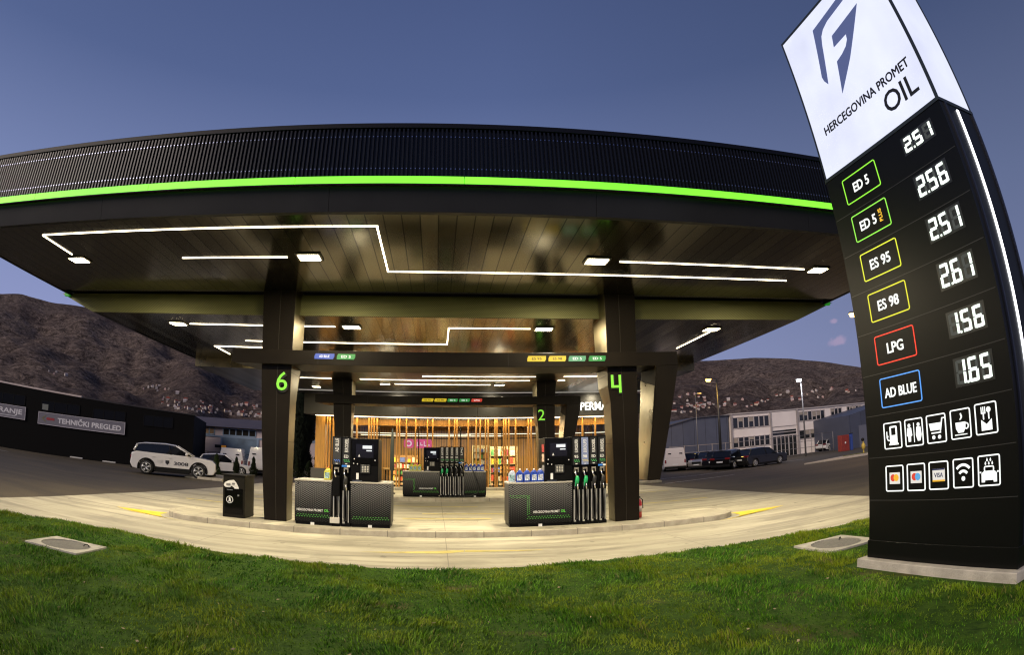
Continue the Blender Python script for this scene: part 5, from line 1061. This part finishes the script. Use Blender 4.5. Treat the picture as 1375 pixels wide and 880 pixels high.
        for s_ in (-1, 1):
            (xa, za), (xb, zb) = gh[0], gh[1]; b.tube([(xa + .02, s_ * (yy(za) - .01), za), (xb, s_ * (yy(zb)), zb + .005)], .034, 6)
            (xa, za), (xb, zb) = gh[-1], gh[-2]; b.tube([(xa + .03, s_ * (yy(za) - .02), za), (xb, s_ * yy(zb), zb)], .055, 6)
        b.build('pillar', paint, t, local=True); b = MB()
        for s_ in (-1, 1): b.tube([(-.12, s_ * (yy(belt) + .004), belt), (-.22, s_ * (yy(H_ - .05) + .002), H_ - .05)], .028, 5)
        b.build('door_post', M_trimk, t, local=True)
    for s_, nm in ((-1, 'door_mirror'), (1, 'door_mirror')):
        b = MB(); b.lathe([(.02, -.09), (.075, -.06), (.085, .05), (.05, .09)], (xf - .62, s_ * (w2 + .07), belt + .08), 10, 'y'); b.build(nm, paint, t, local=True)
    for s_ in (-1, 1):
        b = MB(); b.box(L / 2 - .30, L / 2 - .035, s_ * w2 * .52 if s_ > 0 else -w2 * .92, w2 * .92 if s_ > 0 else -w2 * .52, .70, .82); b.build('headlight', M_head, t, .03, local=True)
        b = MB(); b.box(-L / 2 + .01, -L / 2 + .22, s_ * w2 * .50 if s_ > 0 else -w2 * .955, w2 * .955 if s_ > 0 else -w2 * .50, .78, .92) if kind != 'van' else b.box(-L / 2 - .01, -L / 2 + .06, s_ * w2 * .80 if s_ > 0 else -w2 * .93, w2 * .93 if s_ > 0 else -w2 * .80, .75, 1.05); b.build('tail_light', M_tail, t, .02, local=True)
    b = MB(); b.box(L / 2 - .06, L / 2 + .006, -w2 * .5, w2 * .5, .50, .70); b.build('grille', M_trimk, t, .015, local=True)
    b = MB(); b.box(-L / 2 - .012, -L / 2 + .02, -.26, .26, .55, .66); b.box(L / 2 - .02, L / 2 + .012, -.26, .26, .40, .49); b.build('number_plate', M_pl, t, local=True)
    for cx in (xr, xf):
        for s_ in (-1, 1):
            c_ = (cx, s_ * (w2 - .12), rw); b = MB(); b.lathe([(rw * .66, -.115), (rw * .95, -.11), (rw, -.07), (rw, .07), (rw * .95, .11), (rw * .66, .115)], c_, 24, 'y'); ty = b.build('wheel', M_tyre, t, local=True)
            b = MB(); yo = s_ * .119; b.lathe([(rw * .18, yo - .006), (rw * .18, yo + .006)], c_, 12, 'y'); 
            for k in range(5):
                a = 2 * math.pi * k / 5 + .3
                for da in (-.14, .14):
                    p0 = Vector((c_[0] + math.cos(a) * rw * .12, c_[1] + yo, c_[2] + math.sin(a) * rw * .12)); p1 = Vector((c_[0] + math.cos(a + da) * rw * .66, c_[1] + yo * .96, c_[2] + math.sin(a + da) * rw * .66)); b.tube([p0, p1], .026, 5)
            for k in range(20):
                p, q = 2 * math.pi * k / 20, 2 * math.pi * (k + 1) / 20; b.tube([(c_[0] + math.cos(p) * rw * .66, c_[1] + yo * .97, c_[2] + math.sin(p) * rw * .66), (c_[0] + math.cos(q) * rw * .66, c_[1] + yo * .97, c_[2] + math.sin(q) * rw * .66)], .018, 4)
            b.build('rim', M_rim, ty, local=True)
    if kind != 'van':
        b = MB()
        for s_ in (-1, 1):
            for x in (-.15, -1.0 if L > 4.2 else -.9): b.box(x - .09, x + .05, s_ * (w2 + .0) - .018, s_ * (w2 + .0) + .018, belt - .17, belt - .14)
        b.build('door_handle', paint, t, .006, local=True)
    if lettersides:
        for s_ in (-1, 1):
            y = s_ * (w2 + .004); xd = (1, 0, 0) if s_ < 0 else (-1, 0, 0); M_d = mat('car_lettering', (.01, .01, .015), .5)
            b = MB(); lettering(b, '3008', (.06 if s_ < 0 else .82, y, .60), xd, ZD, .17, .74, .02, .006); b.build('lettering', M_d, body, local=True)
            b = MB(); b.xz([(-.38, .80), (-.18, .80), (-.18, .68), (-.28, .57), (-.38, .68)], y - .004, y + .004); b.build('shield_mark', M_d, body, local=True)
            b = MB(); [b.box(-.80, -.50, y - .004, y + .004, .66 + k * .05, .68 + k * .05) for k in range(3)]; b.build('lettering', mat('pale_car_print', (.45, .45, .42), .5), body, local=True)
    return t
P_white = mat('white_car_paint', (.62, .60, .57), .25, coat=1.0); P_black = mat('black_car_paint', (.005, .005, .006), .2, .2, coat=.5, spec=.3); P_dgrey = mat('dark_grey_car_paint', (.020, .019, .020), .25, .3, coat=.5, spec=.3); P_sil = mat('silver_car_paint', (.36, .34, .33), .28, .6, coat=1.0); P_blue = mat('dark_blue_car_paint', (.007, .007, .012), .22, .2, coat=.5, spec=.3)
car('white sport utility car lettered on its doors, parked by the black hall', (-13.35, 26.75, .004), R(22), P_white, kind='suv', lettersides=True, scale=1.0)
car('small black hatchback seen from behind, in front of the black hall', (-28.6, 33.6 - 2.0, .004), R(70), P_black, 4.0, 1.75, 1.48, 'hatch', .88)
car('white saloon car half hidden behind the lettered white car', (-13.2, 33.2, .004), R(20), P_white, 4.6, 1.8, 1.44, 'sedan', .88)
car('white delivery van in front of the blue-framed workshop, nearer the black hall', (-13.9, 37.2, .004), R(105), P_white, 5.0, 2.0, 2.0, 'van', .86)
car('second white delivery van, beside the numeral 6 column', (-11.9, 37.4, .004), R(105), P_white, 5.2, 2.0, 2.2, 'van', .86)
car('dark grey estate car, rightmost of the row parked by the pale office block', (23.0, 35.6, .004), R(12), P_dgrey, 4.6, 1.82, 1.46, 'hatch', .92)
car('black hatchback with its red tail lamp toward the pumps, left of the grey estate', (21.0, 36.5, .004), R(35), P_black, 4.3, 1.8, 1.5, 'hatch', .92)
car('black car deep in the row between the silver one and the hatchback', (21.2, 38.4, .004), R(40), P_blue, 4.3, 1.8, 1.5, 'sedan', .92)
car('silver hatchback nose outward in the row of dark cars', (20.9, 40.2, .004), R(215), P_sil, 4.1, 1.75, 1.5, 'hatch', .90)
car('black car at the far left of the row, next to the white van', (20.5, 41.6, .004), R(40), P_black, 4.2, 1.76, 1.48, 'hatch', .90)
car('white van parked tail-on at the left end of the right-hand car row', (18.55, 41.9, .004), R(74), mat('van_white', (.55, .50, .48), .45, coat=.4), 4.9, 2.05, 2.15, 'van', .86)
car('pale car behind the fence of the office block', (40.5, 48.2, .004), R(10), P_white, 4.2, 1.76, 1.45, 'hatch', .85)

# workshop hall beyond
wk = thing('workshop_hall', 'pale pink workshop with blue window frames and a dark sheet roof', 'building', (-15, 49, 0)); M_pink = mat('pale_pink_render', (.46, .385, .39), .8, var=.12, vscale=.6); M_bl = mat('pale_blue_frame', (.17, .24, .34), .5)
b = MB(); b.box(-21.4, -4.5, 44, 56, 0, 3.36); b.build('wall', M_pink, wk)
b = MB(); b.yz([(43.5, 3.34), (56.5, 3.34), (56.5, 4.1), (47.2, 4.25)], -21.5, -4.2); b.build('roof', mat('dark_sheet_roof', (.055, .045, .055), .7, var=.25, vscale=1.5), wk)
for x0, x1 in ((-20.65, -18.3), (-17.5, -14.62), (-11.6, -9.2), (-8.6, -6.0)):
    b = MB(); b.box(x0, x1, 43.985, 43.9995, 2.74, 3.20); w_ = b.build('window', mat('workshop_glass', (.02, .018, .016), .1) if x0 > -18 else mat('warm_dusty_glass', (.20, .13, .07), .4, var=.4, vscale=2), wk)
    b = MB(); n = 5
    for k in range(n + 1): x = x0 + (x1 - x0) * k / n; b.box(x - .04, x + .04, 43.95, 43.984, 2.70, 3.24)
    b.box(x0, x1, 43.95, 43.984, 2.66, 2.74); b.box(x0, x1, 43.95, 43.984, 3.20, 3.26); b.build('frame', M_bl, w_)
b = MB(); b.box(-21.35, -4.6, 43.94, 43.999, 2.50, 2.63); [b.box(x - .09, x + .09, 43.94, 43.999, 0, 2.5) for x in (-21.2, -17.6, -14.4, -9.0)]; b.build('blue_beam', M_bl, wk)
b = MB(); b.box(-17.5, -14.5, 43.96, 43.998, 0, 2.49); b.build('blue_door', mat('blue_door', (.10, .15, .21), .6, var=.3, vscale=1.5), wk)
b = MB(); b.box(-18.05, -17.0, 43.6, 43.7, 1.62, 1.86); b.build('small_sign', mat('black_sign', (.02, .02, .02), .5), wk) ; b = MB(); b.box(-17.45, -17.02, 43.58, 43.599, 1.64, 1.84); b.build('orange_mark', mat('orange_mark', (.55, .22, .03), .5, emit=(.5, .2, .03), es=.3), wk)
# fence / railing in front of it
def fence(name, label, pts, h, npost, railz, thick=.025, m=None):
    t = thing(name, label, 'fence', (*pts[0], 0)); m = m or M_trimk
    p0, p1 = Vector((*pts[0], 0)), Vector((*pts[1], 0)); d = p1 - p0
    for k in range(npost): q = p0 + d * k / (npost - 1); b = MB(); b.tube([q, q + Vector((0, 0, h))], thick, 6); b.build('post', m, t)
    b = MB(); [b.tube([p0 + Vector((0, 0, z)), p1 + Vector((0, 0, z))], thick * .7, 5) for z in railz]; b.build('rail', m, t)
    return t
fence('metal_railing', 'dark metal railing before the blue-framed workshop', ((-19.6, 42.6), (-8.5, 42.6)), 1.3, 9, (1.25, .7, .2))

# conifers
M_con = leaf_mat('conifer_green', (.016, .030, .010), (.050, .075, .022)); M_cyp = leaf_mat('cypress_dark', (.006, .010, .006), (.014, .020, .010)); M_bark = mat('bark', (.06, .045, .03), .9)
def conifer(x, y, h, r, label, grp=None, m=None, shape='cone', nleaf=1500, sz=.05):
    t = thing('conifer_shrub' if h < 3 else 'cypress_tree', label, 'shrub' if h < 3 else 'tree', (x, y, 0), 0, grp, False)
    b = MB(); b.tube([(0, 0, 0), (.02, 0, h * .5), (0, .01, h * .92)], .05 * h / 1.5, 7, .01); b.build('trunk', M_bark, t, local=True); b = MB()
    for _ in range(nleaf):
        u = random.random() ** .8; z = h * (.05 + .95 * u); rr = r * ((1 - u) ** .7 if shape == 'cone' else math.sin(math.pi * min(1, .12 + .88 * u)) ** .6) * (.55 + .5 * random.random() ** .5) * (1 + .22 * math.sin(9 * u + 3 * x) + .15 * math.sin(23 * u))
        a = random.uniform(0, 6.283); c_ = Vector((rr * math.cos(a), rr * math.sin(a), z)); s = sz * random.uniform(.6, 1.6) * (h / 1.5) ** .5
        d1 = Vector((math.cos(a) * .5, math.sin(a) * .5, random.uniform(.5, 1.2))).normalized() * s * 1.6; d2 = Vector((-math.sin(a), math.cos(a), random.uniform(-.5, .5))).normalized() * s * .7
        b.add([c_ - d2, c_ + d2, c_ + d1], [(0, 1, 2)])
    b.build('foliage', m or M_con, t, local=True)
for x, y, h, r, lab in ((-12.35, 30.2, 1.25, .27, 'yellow-green column conifer just left of the waste bin'), (-11.6, 31.5, 1.15, .25, 'dark column conifer second from the white car, above the bin'), (-10.9, 32.6, 1.2, .25, 'dark column conifer third from the white car, above the bin'), (-10.2, 33.8, 1.1, .28, 'dark column conifer close to the numeral 6 column'),
                         (-8.75, 35.0, 1.3, .35, 'dark conifer right of the numeral 6 column, shorter of a pair'), (-7.55, 36.0, 2.1, .45, 'taller dark conifer next to the shop end wall'), (-8.25, 36.2, 1.1, .5, 'low rounded dark conifer between the column 6 pump and the shop')):
    conifer(x, y, h, r, lab, 'conifers along the back kerb', M_con if lab.startswith('yellow') else leaf_mat('conifer_dark', (.008, .014, .006), (.022, .032, .012)))
conifer(-10.9, 44.5 - 3, 7.6, .95, 'tall dark cypress rising behind the shop end, beside the numeral 6 column', None, M_cyp, 'egg', 3500, .09) if False else conifer(-9.6, 39.5, 7.3, .85, 'tall dark cypress rising behind the shop end, beside the numeral 6 column', None, M_cyp, 'egg', 4500, .075)
b = MB(); b.xy([(-12.6, 26.5), (-10.4, 26.2), (-10.2, 27.6), (-11.9, 30.0), (-12.9, 29.7)], .0, .13); struct(b, 'planting_kerb', M_kerb, .02)

# ================================================================== RIGHT: office block, shed, lamps
of = thing('office_block', 'pale two-storey office block with dark window bands, beyond the car row', 'building', (44, 54, 0)); M_off_ = mat('pale_office_render', (.74, .67, .64), .8, var=.1, vscale=.4); M_ow = mat('office_glass', (.012, .014, .014), .08, coat=.6)
b = MB(); b.box(28.9, 60, 50, 60, 0, 4.68); b.build('wall', M_off_, of); b = MB(); b.box(28.8, 60.1, 49.85, 60.1, 4.68, 4.80); b.build('roof_edge', mat('office_roof_edge', (.42, .38, .37), .6), of)
def band(x0, x1, z0, z1, n, y=50.0):
    b = MB(); b.box(x0, x1, y - .02, y - .001, z0, z1); w_ = b.build('window', M_ow, of); b = MB()
    for k in range(n + 1): x = x0 + (x1 - x0) * k / n; b.box(x - .055, x + .055, y - .06, y - .0205, z0 - .05, z1 + .05)
    b.box(x0, x1, y - .06, y - .0205, z0 - .08, z0); b.box(x0, x1, y - .06, y - .0205, z1, z1 + .06); b.build('frame', mat('pale_frame', (.45, .40, .39), .6), w_)
    b = MB()
    for k in range(n):
        if random.random() < .4: xa = x0 + (x1 - x0) * k / n + .08; b.box(xa, xa + (x1 - x0) / n - .16, y - .026, y - .0205, z1 - (z1 - z0) * random.uniform(.2, .7), z1)
    if b.v: b.build('blind', mat('office_blind', (.30, .26, .22), .7), w_)
band(29.1, 33.62, 3.30, 4.33, 7); band(29.05, 33.6, 1.38, 2.32, 7); band(37.65, 41.35, 3.47, 4.38, 6); band(37.55, 42.05, 1.57, 2.43, 6); band(42.3, 44.0, 3.48, 4.43, 3); band(44.85, 47.2, 3.6, 4.47, 5); band(48, 54, 3.6, 4.47, 9); band(45, 52, 1.5, 2.4, 8)
b = MB(); b.box(33.9, 37.2, 49.9, 49.998, 3.10, 4.62); b.build('render_panel', M_off_, of); b = MB(); b.box(33.9, 37.1, 49.93, 49.998, .0, 2.7); g_ = b.build('entrance_glazing', M_ow, of)
b = MB(); [b.box(33.9 + k * .53, 33.96 + k * .53, 49.88, 49.929, 0, 2.05) for k in range(7)]; b.box(33.9, 37.1, 49.88, 49.929, 2.05, 2.2); b.box(33.9, 37.1, 49.88, 49.929, 2.45, 2.52); b.build('entrance_frame', mat('pale_frame', (.45, .40, .39), .6), g_)
b = MB(); b.box(33.75, 33.87, 49.8, 49.998, 0, 4.66); b.box(37.3, 37.45, 49.8, 49.998, 0, 4.66); b.box(28.86, 28.98, 49.8, 49.998, 0, 4.66); b.build('downpipe', mat('office_pipe', (.30, .27, .27), .6), of)
sh = thing('metal_shed', 'blue-grey sheet metal shed with a shallow gable, left of the office block', 'building', (25, 55, 0)); M_shd = seam_mat('blue_grey_sheet', (.085, .095, .135), 0, 1.25, .5, .3, .2, .03)
b = MB(); b.xz([(20.6, 0), (28.75, 0), (28.75, 4.60), (26.8, 4.62), (24.7, 4.55), (22.0, 3.95), (20.6, 3.6)], 50.2, 62); b.build('wall', M_shd, sh)
b = MB(); b.xz([(28.78, 4.60), (28.78, 4.70), (26.8, 4.72), (24.7, 4.65), (22.0, 4.05), (20.4, 3.65), (20.4, 3.55), (22.0, 3.95), (24.7, 4.55), (26.8, 4.62)], 50.0, 62.2); b.build('roof', mat('shed_roof_edge', (.06, .06, .075), .6), sh)
fence('wire_fence', 'thin grey wire fence with posts before the shed and office block', ((20.5, 46.6), (38.6, 45.5)), 1.95, 14, (1.9, 1.3, .7, .1), .03, mat('fence_grey', (.22, .20, .20), .6))
gb = thing('grey_hall', 'blue-grey hall at the right, partly hidden by the price pylon', 'building', (47, 48, 0)); b = MB(); b.xz([(39.65, 0), (56, 0), (56, 5.6), (42.4, 3.75), (39.65, 3.3)], 44, 55); b.build('wall', seam_mat('grey_hall_sheet', (.075, .082, .115), 0, 1.6, .5, .3), gb); b = MB(); b.box(41.0, 42.6, 43.97, 43.998, 0, 2.2); b.build('door', mat('grey_door', (.12, .125, .16), .5), gb)
t = thing('red_cabinet', 'red standing cabinet at the roadside before the office block', 'cabinet', (36.35, 41.3, 0)); b = MB(); b.box(35.86, 36.84, 41, 41.6, .0, 1.47); q = b.build('cabinet_body', mat('dull_red', (.22, .03, .02), .5, var=.2), t, .02); b = MB(); b.box(36.25, 36.4, 40.985, 40.9995, .68, .85); b.build('sticker', mat('white_sticker', (.7, .7, .7), .5), q)
t = thing('blue_post', 'blue post right of the red roadside cabinet', 'post', (37.2, 41.1, 0)); b = MB(); b.box(37.08, 37.32, 41, 41.24, 0, 1.5); b.build('post_body', mat('post_blue', (.03, .06, .25), .5), t, .02); b = MB(); b.box(37.06, 37.34, 40.98, 41.26, 1.5, 1.56); b.build('post_cap', M_trimk, t)
t = thing('yellow_hydrant', 'yellow hydrant post on the traffic island, next to the price pylon', 'hydrant', (28.5, 30.2, .15)); b = MB(); b.lathe([(.09, .15), (.05, .2), (.05, .40), (.13, .45), (.16, .6), (.12, .78), (.05, .82), (.05, .95)], (28.5, 30.2, 0), 12); b.build('hydrant_body', mat('hydrant_yellow', (.40, .30, .05), .5, var=.3), t); b = MB(); b.lathe([(.04, .95), (.12, 1.0), (.12, 1.12), (.03, 1.18)], (28.46, 30.2, 0), 10); b.build('hydrant_cap', M_trimk, t)

def lamp_post(x, y, h, arm, label, col, power, rad=.05, m=None):
    t = thing('street_lamp', label, 'street lamp', (x, y, 0)); m = m or mat('lamp_pole_grey', (.16, .155, .16), .5, .4)
    b = MB(); b.tube([(x, y, 0), (x, y, h)], rad * 1.3, 10, rad * .7); b.build('pole', m, t)
    b = MB(); b.tube([(x, y, h - .05), (x + arm * .5, y - .1, h + .05), (x + arm, y - .2, h + .02)], .03, 7); b.build('arm', m, t)
    b = MB(); ax, ay = x + arm, y - .2; b.hexa([(ax - .28, ay - .12, h - .02), (ax + .28, ay - .12, h - .02), (ax + .28, ay + .12, h - .02), (ax - .28, ay + .12, h - .02)], [(ax - .2, ay - .07, h + .10), (ax + .2, ay - .07, h + .10), (ax + .2, ay + .07, h + .10), (ax - .2, ay + .07, h + .10)]); hd = b.build('lamp_head', m, t)
    if power:
        b = MB(); b.hexa([(ax - .16, ay - .10, h - .24), (ax + .16, ay - .10, h - .24), (ax + .16, ay + .08, h - .24), (ax - .16, ay + .08, h - .24)], [(ax - .24, ay - .14, h - .021), (ax + .24, ay - .14, h - .021), (ax + .24, ay + .11, h - .021), (ax - .24, ay + .11, h - .021)]); b.build('lamp_lens', glow('lamp_' + '_'.join(str(int(c * 100)) for c in col), col, 9), hd)
        area_light('street_lamp_light', (ax, ay, h - .27), .3, .2, power, col, t)
    return t
lamp_post(24.25, 44, 7.55, -.95, 'dark lamp post with a glowing amber head, over the parked dark cars', (1.0, .56, .10), 90, .11, mat('lamp_pole_dark', (.02, .02, .02), .5))
lamp_post(32.2, 42, 6.9, -.38, 'grey lamp post with a white lit head, in front of the office block', (.95, .95, 1.0), 60, .07)
lamp_post(25.9, 26.2, 8.75, -1.1, 'street lamp with an amber head just left of the price pylon', (1.0, .62, .16), 200, .06)
lamp_post(22.1, 44.2, 6.3, .25, 'thin unlit grey lamp post in front of the blue-grey shed', (1, 1, 1), 0, .04)

# ================================================================== VILLAGE on the hill foot: each house a thing of its own
HW = [mat('house_white', (.44, .39, .36), .9), mat('house_cream', (.46, .37, .30), .9), mat('house_pink', (.40, .28, .26), .9)]; HR = [mat('house_roof_red', (.22, .05, .03), .9), mat('house_roof_brown', (.10, .05, .04), .9), mat('house_roof_pale', (.42, .36, .35), .9)]
M_hwi = mat('house_window', (.04, .04, .05), .4)
def house_proto(wm, rm_, l, w_, h):
    t = bpy.data.objects.new('village_house', None); COL.objects.link(t); ABS[t.name] = Vector((0, 0, 0))
    b = MB(); b.box(-l / 2, l / 2, -w_ / 2, w_ / 2, -3, h); b.prism([(-w_ / 2, h), (w_ / 2, h), (0, h + w_ * .48)], -l / 2, l / 2, lambda u, v, q: (q, u, v)); b.build('wall', wm, t, local=True)
    b = MB(); k = w_ * .48
    for s_ in (-1, 1): b.add([(-l / 2 - .4, s_ * (w_ / 2 + .5), h - .3), (l / 2 + .4, s_ * (w_ / 2 + .5), h - .3), (l / 2 + .4, 0, h + k + .15), (-l / 2 - .4, 0, h + k + .15), (-l / 2 - .4, s_ * (w_ / 2 + .5), h - .05), (l / 2 + .4, s_ * (w_ / 2 + .5), h - .05), (l / 2 + .4, 0, h + k + .4), (-l / 2 - .4, 0, h + k + .4)], [(0, 1, 2, 3), (4, 5, 6, 7), (0, 1, 5, 4), (0, 3, 7, 4), (1, 2, 6, 5), (2, 3, 7, 6)])
    b.build('roof', rm_, t, local=True)
    return t
protos = []
for wi, wname in enumerate(('white', 'cream', 'pinkish')):
    for ri, rname in enumerate(('red', 'brown', 'pale')):
        protos.append((house_proto(HW[wi], HR[ri], random.uniform(11, 16), random.uniform(8, 10), random.choice((3.5, 5, 5, 6.5))), wname, rname))
used = set()
def at_el(az, el):
    r = 640.0
    while r < 3300 and math.degrees(math.atan2(hill_h(az, r) - 1.75, r)) < el: r += 12
    return r
def add_house(az, el):
    r = at_el(az, el)
    k = random.choice((0, 0, 0, 1, 1, 2, 2, 3, 4, 6, 7, 8)); p, wn_, rn = protos[k]
    o = p if k not in used else dup(p); used.add(k)
    side = 'left of the canopy' if az < 0 else 'right of the canopy'
    o.location = (r * math.sin(R(az)), r * math.cos(R(az)), hill_h(az, r) - .3); o.rotation_euler = (0, 0, -R(az) + random.choice((0, 0, .5, -.5, 1.2, 1.57))); s_ = random.uniform(.6, 1.15) * min(.95, max(.45, r / 2300)); o.scale = (s_,) * 3
    lab = '%s house with a %s roof in the village under the hill, %s' % (wn_, rn, side); tag(o, lab, 'house', '%s %s-roofed houses %s' % (wn_, rn, side))
for _ in range(120): add_house(random.uniform(-28.5, -12.5), 3.15 + 1.15 * random.random() ** 1.5)
for _ in range(12): add_house(random.gauss(-28.6, .8), random.uniform(4.7, 5.6))
for _ in range(4): add_house(random.gauss(-39.5, .6), random.uniform(5.0, 5.25))
for _ in range(26): add_house(random.uniform(21.0, 27.5), random.uniform(3.6, 5.4))
for _ in range(70): add_house(random.uniform(21.0, 46), 3.5 + 1.0 * random.random() ** 1.3)
for k, (p, _, _) in enumerate(protos):
    if k not in used:
        for c_ in list(p.children): bpy.data.objects.remove(c_)
        bpy.data.objects.remove(p)
